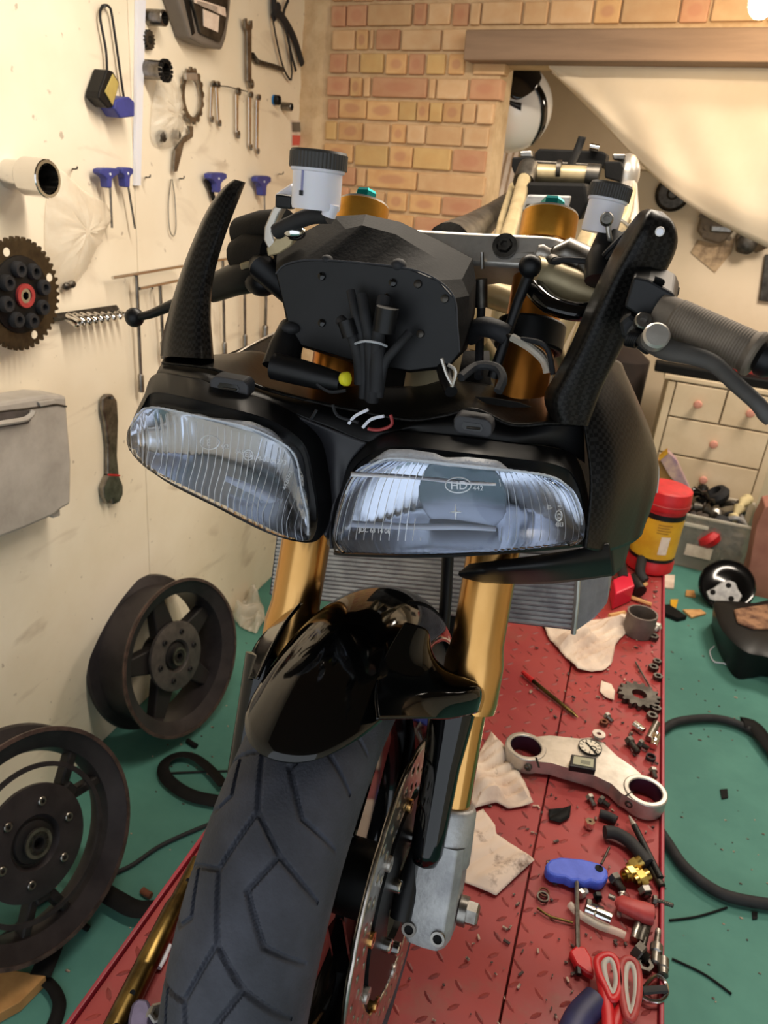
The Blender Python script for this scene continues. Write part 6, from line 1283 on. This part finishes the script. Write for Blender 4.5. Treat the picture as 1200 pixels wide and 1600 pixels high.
# scraps behind the seat base
for k, (pts, m_, lab) in enumerate(((d2([(765, 160), (800, 160), (790, 200), (765, 190)]), 'label_yellow', 'yellow card scrap between the lift and the seat base'), (d2([(720, 185), (760, 182), (840, 235), (800, 245), (725, 215)]), 'black_matt', 'dark scrap by the lift edge beside the yellow card'), (d2([(820, 205), (900, 205), (925, 222), (860, 240)]), 'wood_pale', 'pale wooden scrap left of the seat base'), (d2([(735, 50), (785, 52), (780, 110), (735, 105)]), 'paper_rag', 'pale square of paper on the floor behind the tub'), (d2([(835, 118), (872, 120), (878, 148), (832, 142)]), 'card_brown', 'brown scrap left of the round engine cover'))):
    single('floor_scrap', zp(pts, .001, .01+.01*(k == 1)), m_, lab, 'scrap', bevel=.002)
# clear storage box full of parts
f0 = PZ(1045, 882, 0); Yb = f0[1]; tl, trr = PY(1051, 803, Yb), PY(1186, 824, Yb); zt2 = (tl[2]+trr[2])/2; xl, xr_ = f0[0], trr[0]+.02; dpt = .34
sb = thing('storage_box', 'clear plastic storage box heaped with black parts in front of the drawers', 'box', (float((xl+xr_)/2), float(Yb+dpt/2), 0))
q = MB(); tw = .012
for a, c in (((xl, Yb), (xr_, Yb)), ((xr_, Yb), (xr_, Yb+dpt)), ((xr_, Yb+dpt), (xl, Yb+dpt)), ((xl, Yb+dpt), (xl, Yb))):
    q.add([(a[0]+tw*(1 if a[0] == xl else -1), a[1]+tw*(1 if a[1] == Yb else -1), .002), (c[0]+tw*(1 if c[0] == xl else -1), c[1]+tw*(1 if c[1] == Yb else -1), .002), (c[0], c[1], zt2), (a[0], a[1], zt2)], [(0, 1, 2, 3)])
q.box(((xl+xr_)/2, Yb+dpt/2, .003), (xr_-xl-.02, dpt-.02, .004)); part('tray', q, 'clear_box', sb, 0, solid=.002)
part('rim', MB().tube([(xl, Yb, zt2), (xr_, Yb, zt2), (xr_, Yb+dpt, zt2), (xl, Yb+dpt, zt2)], .008, 8, closed=True), 'clear_bag', sb)
part('handle_lip', MB().box(((xl*.8+xr_*.2), Yb-.004, zt2-.045), (.11, .012, .018)), 'clear_bag', sb, 0, .004)
part('paper_label', MB().box(((xl*.68+xr_*.32), Yb+.001, zt2*.36), (.12, .002, .06)), 'label_paper', sb, 0)
rg = random.Random(11)
names = ['dark bracket', 'black hose end', 'grey casting', 'black lamp shell', 'steel clamp', 'coil of cable', 'black cover', 'rubber boot', 'old bracket', 'pale foam wedge', 'red reflector', 'black pipe']
pos_words = ['at the front left', 'near the front middle', 'at the front right', 'at the left', 'in the middle', 'at the right', 'at the back left', 'at the back middle', 'at the back right', 'half out at the right', 'low behind the front wall', 'deep in the middle']
for k in range(12):
    gx, gy = k % 3, (k//3) % 3; cx = xl+.07+(xr_-xl-.14)*(gx+.5*rg.random())/2.6; cy = Yb+.06+(dpt-.12)*gy/2; cz = zt2*(.93 if k < 9 else .45)+rg.uniform(-.02, .05)
    if k == 9: cx, cy, cz = xr_-.10, Yb+.12, zt2+.03
    if k == 10: cx, cy, cz = (xl+xr_)/2-.03, Yb+.03, zt2*.62
    mm = ['steel_dark', 'black_rubber', 'alloy_cast', 'black_gloss', 'steel', 'black_rubber', 'black_satin', 'black_rubber', 'steel_dark', mat('foam', (200, 184, 140), rough=.9), 'red_plastic', 'black_satin'][k]; e = rg.uniform(0, 3)
    v = np.array([math.cos(e), math.sin(e), rg.uniform(-.3, .5)])*rg.uniform(.05, .085)
    if k % 3 == 0: q = MB().tube(cr([(cx-v[0], cy-v[1], cz-v[2]), (cx, cy, cz+.03), (cx+v[0], cy+v[1], cz+v[2])], 12), [.012+.008*((i*7) % 3) for i in range(12)], 10)
    elif k % 3 == 1: q = MB().lathe([(.0, -.03), (.045, -.03), (.06, .0), (.05, .025), (.03, .03), (.028, .0), (0, 0)], (cx, cy, cz), v+np.array([0, -.03, .06]), 20)
    else: q = MB().tube(cr([(cx-.06, cy, cz), (cx, cy-.03, cz+.04), (cx+.06, cy+.02, cz-.02), (cx+.02, cy+.05, cz+.03)], 20, False), .012, 8)
    single('box_part', q, mm, names[k]+' '+pos_words[k]+' of the clear storage box', 'part', angle=40)
q = MB()
for k in range(60):
    q.ball((rg.uniform(xl+.06, xr_-.06), rg.uniform(Yb+.05, Yb+dpt-.05), rg.uniform(.04, zt2*.88)), (rg.uniform(.02, .05), rg.uniform(.02, .05), rg.uniform(.015, .035)), 8, 5)
single('box_filling', q, mat('filling', (58, 52, 50), (110, 96, 84), 9, rough=.7, rnd=.3), None, None, kind='stuff')
# chest of drawers
Yc = 4.02; cl_ = PY(1046, 588, Yc); zt3 = cl_[2]; x0 = cl_[0]; x1 = PY(1236, 620, Yc)[0]; dp = .40
mat('drawer_paint', (222, 202, 172), (210, 188, 156), 5, rough=.6); mat('knob_pink', (208, 146, 128), rough=.5)
chs = thing('chest_of_drawers', 'cream painted chest of drawers with pink knobs behind the clear box', 'chest', ((x0+x1)/2, Yc+dp/2, 0))
part('carcass', MB().box(((x0+x1)/2, Yc+dp/2+.012, zt3/2), (x1-x0, dp-.02, zt3-.02)), 'drawer_paint', chs, 0, .003)
part('top_board', MB().box(((x0+x1)/2, Yc+dp/2, zt3), (x1-x0+.05, dp+.04, .024)), 'drawer_paint', chs, 0, .004)
for x in (x0+.018, x1-.018): part('side_stile', MB().box((x, Yc, zt3/2-.01), (.036, .03, zt3-.02)), 'drawer_paint', chs, 0, .002)
zz = [PY(1075, y, Yc)[2] for y in (596, 637, 685, 735)]; zz = [zt3-.016]+[zt3-.016-(zt3-.07)*f for f in (.235, .49, .745, 1.0)]
def drawer(a, c, z1, z0):
    d = part('drawer', MB().box(((a+c)/2, Yc-.008, (z0+z1)/2), (c-a-.008, .022, z1-z0-.009)), 'drawer_paint', chs, 0, .003)
    k = np.array([(a+c)/2, Yc-.02, (z0+z1)/2]); part('knob', MB().lathe([(.008, 0), (.008, .012), (.018, .018), (.021, .028), (.016, .036), (0, .038)], k, (0, -1, 0), 20), 'knob_pink', d)
xa_, xb2, xm = x0+.038, x1-.038, (x0+x1)/2
drawer(xa_, xm, zz[0], zz[1]); drawer(xm, xb2, zz[0], zz[1])
for k in (1, 2, 3): drawer(xa_, xb2, zz[k], zz[k+1])
part('plinth', MB().box(((x0+x1)/2, Yc+.03, .027), (x1-x0, .04, .054)), 'drawer_paint', chs, 0)
# leaning picture book box
bb = thing('display_box', 'colourful cardboard box tilted open between the tub and the drawers', 'box', tuple(PZ(1060, 800, 0)*np.array([1, 1, 0])))
Yq = Yb+.06
part('panel', MB().prism([PY(x, y, Yq) for x, y in d3([(360, 622), (412, 580), (470, 640), (572, 862), (500, 905), (455, 770), (420, 730)])], (0, .05, 0)), mat('print_purple', (150, 120, 140), (196, 164, 150), 16, rough=.5), bb, 0, .002)
part('yellow_edge', MB().prism([PY(x, y, Yq-.004) for x, y in d3([(358, 622), (412, 578), (416, 596), (366, 636)])], (0, .05, 0)), 'label_yellow', bb, 0)
part('yellow_base', MB().prism([PY(x, y, Yq-.004) for x, y in d3([(455, 770), (572, 862), (500, 905), (450, 880)])], (0, .05, 0)), 'label_yellow', bb, 0)
part('inner_wall', MB().prism([PY(x, y, Yq+.055) for x, y in d3([(350, 640), (430, 640), (520, 860), (460, 990), (350, 990)])], (0, .05, 0)), 'card_brown', bb, 0)
# items on the chest
rd = thing('red_bag', 'red cloth bag on top of the drawers behind the hand grip', 'bag', tuple(PY(1185, 560, Yc+.1)*np.array([1, 1, 0])+np.array([0, 0, zt3+.012])))
rows = []
for s_, zz_ in ((1.0, 0), (1.06, .03), (1.0, .10), (.8, .16), (.4, .185)):
    rows.append([np.array([PY(1192, 560, Yc+.1)[0]+.17*s_*math.cos(a), Yc+.23+.11*s_*math.sin(a), zt3+.020+zz_+.008*math.sin(a*5)]) for a in np.linspace(0, 2*pi, 40, endpoint=False)])
m = MB().grid(rows, cv=True); m.add(rows[-1], [tuple(range(40))]); part('cloth', m, mat('red_cloth', (160, 52, 48), (140, 44, 42), 9, rough=.85, bump=.2, bscale=50), rd, 60)
dkm = MB(); dk0 = PY(1150, 560, Yc+.05)
single('dark_tray', MB().box(((x0+x1)/2-.05, Yc+.045, zt3+.035), (.62, .10, .045)), 'black_matt', 'dark tool tray on the front of the chest top', 'tray', bevel=.008)
single('black_sack', MB().tube([(x0-.26, Yc+.2, .0), (x0-.26, Yc+.2, .2), (x0-.26, Yc+.2, .5), (x0-.25, Yc+.2, zt3+.02), (x0-.25, Yc+.2, zt3+.07)], [.13, .165, .165, .15, .08], 20), mat('sack_brown', (50, 38, 32), (40, 31, 27), 9, rough=.85, bump=.3, bscale=20), 'dark brown sack standing left of the drawers', 'sack')
# pinkish carton at the right edge
pk = PZ(1165, 935, 0)+np.array([0, .05, 0]); single('carton', MB().prism([PY(x, y, pk[1]) for x, y in ((1158, 930), (1172, 880), (1182, 822), (1196, 792), (1260, 780), (1260, 960))], (0, .14, 0)), mat('carton_pink', (168, 116, 100), (150, 100, 86), 7, rough=.85), 'faded pinkish carton at the right edge behind the seat base', 'carton', bevel=.004)
# things pinned on the far wall
def fw(pts, th, mb=None): return (mb or MB()).prism([PY(x, y, YF-.003-th) for x, y in pts], (0, th, 0))
e1 = sc(960, 250, 4.571)
gk = thing('round_filter', 'round dark pulley hung on the far wall by the sheet edge', 'pulley', (float(PY(1050, 300, YF)[0]), YF, float(PY(1050, 300, YF)[2]))); go = PY(1051, 303, YF-.03)
part('disc', MB().lathe([(.02, -.005), (.03, .01), (.07, .012), (.085, .0), (.085, .025), (0, .025)], go, (0, 1, 0), 32), 'steel_dark', gk); part('rim', MB().ring(.088, .08, .02, go, (0, 1, 0), 32), 'black_matt', gk)
ec = thing('engine_casing', 'dark cast engine casing pinned to the far wall under the sheet', 'casing', (float(PY(1120, 350, YF)[0]), YF, float(PY(1120, 350, YF)[2])))
part('casing', fw(e1([(625, 350), (680, 330), (860, 400), (860, 500), (800, 580), (740, 600), (640, 570), (590, 510)]), .05), mat('casing_dark', (98, 84, 66), (74, 62, 50), 20, rough=.6), ec, 0, .012); part('fin_strip', fw(e1([(690, 470), (840, 480), (835, 520), (690, 510)]), .062), 'steel', ec, 0, .004)
for x, y in e1([(655, 480), (640, 540), (820, 560), (620, 400)]): part('boss', MB().lathe([(.012, 0), (.012, .012), (0, .012)], PY(x, y, YF-.05), (0, -1, 0), 12), 'casing_dark', ec)
single('gasket_sheet', fw(e1([(595, 570), (730, 600), (860, 560), (840, 660), (720, 805), (640, 740), (545, 660)]), .003), mat('gasket_paper', (190, 164, 132), (112, 92, 72), 9, rough=.8, lo=.46, hi=.62), 'brown stained gasket sheet hanging point down on the far wall', 'gasket', bevel=.001)
cb_ = thing('carburettor', 'dark carburettor hung right of the engine casing on the far wall', 'carburettor', (float(PY(1170, 380, YF)[0]), YF, float(PY(1170, 380, YF)[2])))
part('body', fw(e1([(870, 540), (900, 500), (980, 510), (1010, 570), (1010, 650), (950, 680), (870, 660)]), .05), 'casing_dark', cb_, 0, .01); part('bowl', MB().lathe([(.05, 0), (.05, .03), (.035, .04), (0, .04)], PY(1166, 381, YF-.05), (0, -1, 0), 20), 'steel_dark', cb_)
part('spigot', MB().cyl(PY(1180, 388, YF-.04), PY(1198, 380, YF-.08), .025), 'casing_dark', cb_)
single('picture_frame', fw([(1186, 470), (1196, 398), (1270, 395), (1270, 480)], .02), 'steel_dark', 'dark framed panel cut by the right edge on the far wall', 'frame', bevel=.004)
# white sheet hung under the lintel
top = [PB(x, 104, .0) for x in (858, 900, 980, 1060, 1140, 1260)]
sheet = []
botp = [(864, 112), (925, 172), (1005, 258), (1075, 318), (1150, 362), (1270, 420)]
nu, nv = 26, 90
tp = cr([(x, 101) for x in (856, 900, 980, 1060, 1140, 1270)], nv); bp_ = cr(botp, nv)
for i in range(nu):
    f = i/(nu-1); row = []
    for j in range(nv):
        s = j/(nv-1); sag = math.sin(pi*f)*(.0)
        px = tp[j][0]+(bp_[j][0]-tp[j][0])*f; py = tp[j][1]+(bp_[j][1]-tp[j][1])*f
        q = PB(px, py, .03); off = .03+.012*math.sin(s*9+f*5)*f**.6*(.4+s)+.006*math.sin(s*23-f*7)*f+.05*f*s+.025*max(0, f-.86)/.14
        row.append(wall_world(PB(px, py, off)))
    sheet.append(row)
mat('sheet_cloth', (218, 202, 178), (210, 192, 166), 3, rough=.9, bump=.15, bscale=14)
single('hanging_sheet', MB().grid(sheet), 'sheet_cloth', 'cream cloth sheet drawn diagonally across the opening', 'sheet', angle=80, solid=.004)
# helmet in the opening
hc = PY(799, 169, 2.95); hr = .140
hel = thing('helmet', 'white motorcycle helmet with black visor hung in the opening beside the bricks', 'helmet', tuple(hc-ZUP*hr))
def onsph(x, y, k=1.0):
    d = ray(x, y); d = d/np.linalg.norm(d); oc = CAM-hc; b_ = oc.dot(d); disc_ = b_*b_-(oc.dot(oc)-(hr*k)**2); t = -b_-math.sqrt(max(disc_, 0)); return CAM+d*t
part('shell', MB().ball(hc, hr, 40, 26), mat('helmet_white', (236, 230, 222), rough=.15, coat=.5), hel, 60)
def sph_patch(rows, nu, nv, k):
    a = [cr(r, nv) for r in rows]; g = [[onsph(*cr([a[i][j] for i in range(len(rows))], nu)[u] if len(rows) > 2 else poly([a[0][j], a[1][j]], nu)[u], k) for j in range(nv)] for u in range(nu)]; return np.array(g)
part('visor', MB().grid(sph_patch([[(770, 96), (800, 92), (836, 100), (846, 122)], [(770, 120), (795, 124), (818, 132), (838, 138)], [(772, 140), (788, 146), (806, 156), (822, 150)]], 10, 14, 1.03)), mat('visor_dark', (30, 27, 26), rough=.12, coat=.5), hel, 60, solid=.003, off=0)
part('visor_seal', MB().grid(sph_patch([[(772, 146), (786, 150), (800, 158), (815, 161)], [(772, 152), (786, 157), (800, 166), (814, 173)]], 3, 14, 1.02)), 'black_satin', hel, 60, solid=.003, off=0)
part('black_stripe', MB().grid(sph_patch([[(832, 132), (843, 155), (846, 180), (841, 205), (829, 228)], [(840, 128), (853, 152), (855, 180), (849, 204), (834, 226)]], 3, 24, 1.01)), 'black_gloss', hel, 60, solid=.002, off=0)
part('strap', MB().tube(cr([hc+ZUP*hr*.9, hc+ZUP*(hr+.1), np.array([hc[0]-.02, hc[1]-.02, wall_world(PB(812, 104, .14))[2]+.03])], 10), .006, 6), 'black_matt', hel)
# pale battens leaning behind the brick jamb
for k, (a, b_) in enumerate((((787, 232), (760, 345)), ((797, 232), (772, 345)), ((806, 235), (786, 330)))):
    A_b, B_b = PY(*a, 3.14+.05*k), PY(*b_, 3.14+.05*k); d = (B_b-A_b); end = A_b+d*((A_b[2]-.01)/(A_b[2]-B_b[2]))
    single('batten', MB().tube([A_b, end], .013, 4), 'label_paper', ['pale batten leaning nearest the brick jamb', 'pale batten leaning in the middle beside the helmet', 'pale batten leaning farthest from the brick jamb'][k], 'batten', angle=0)
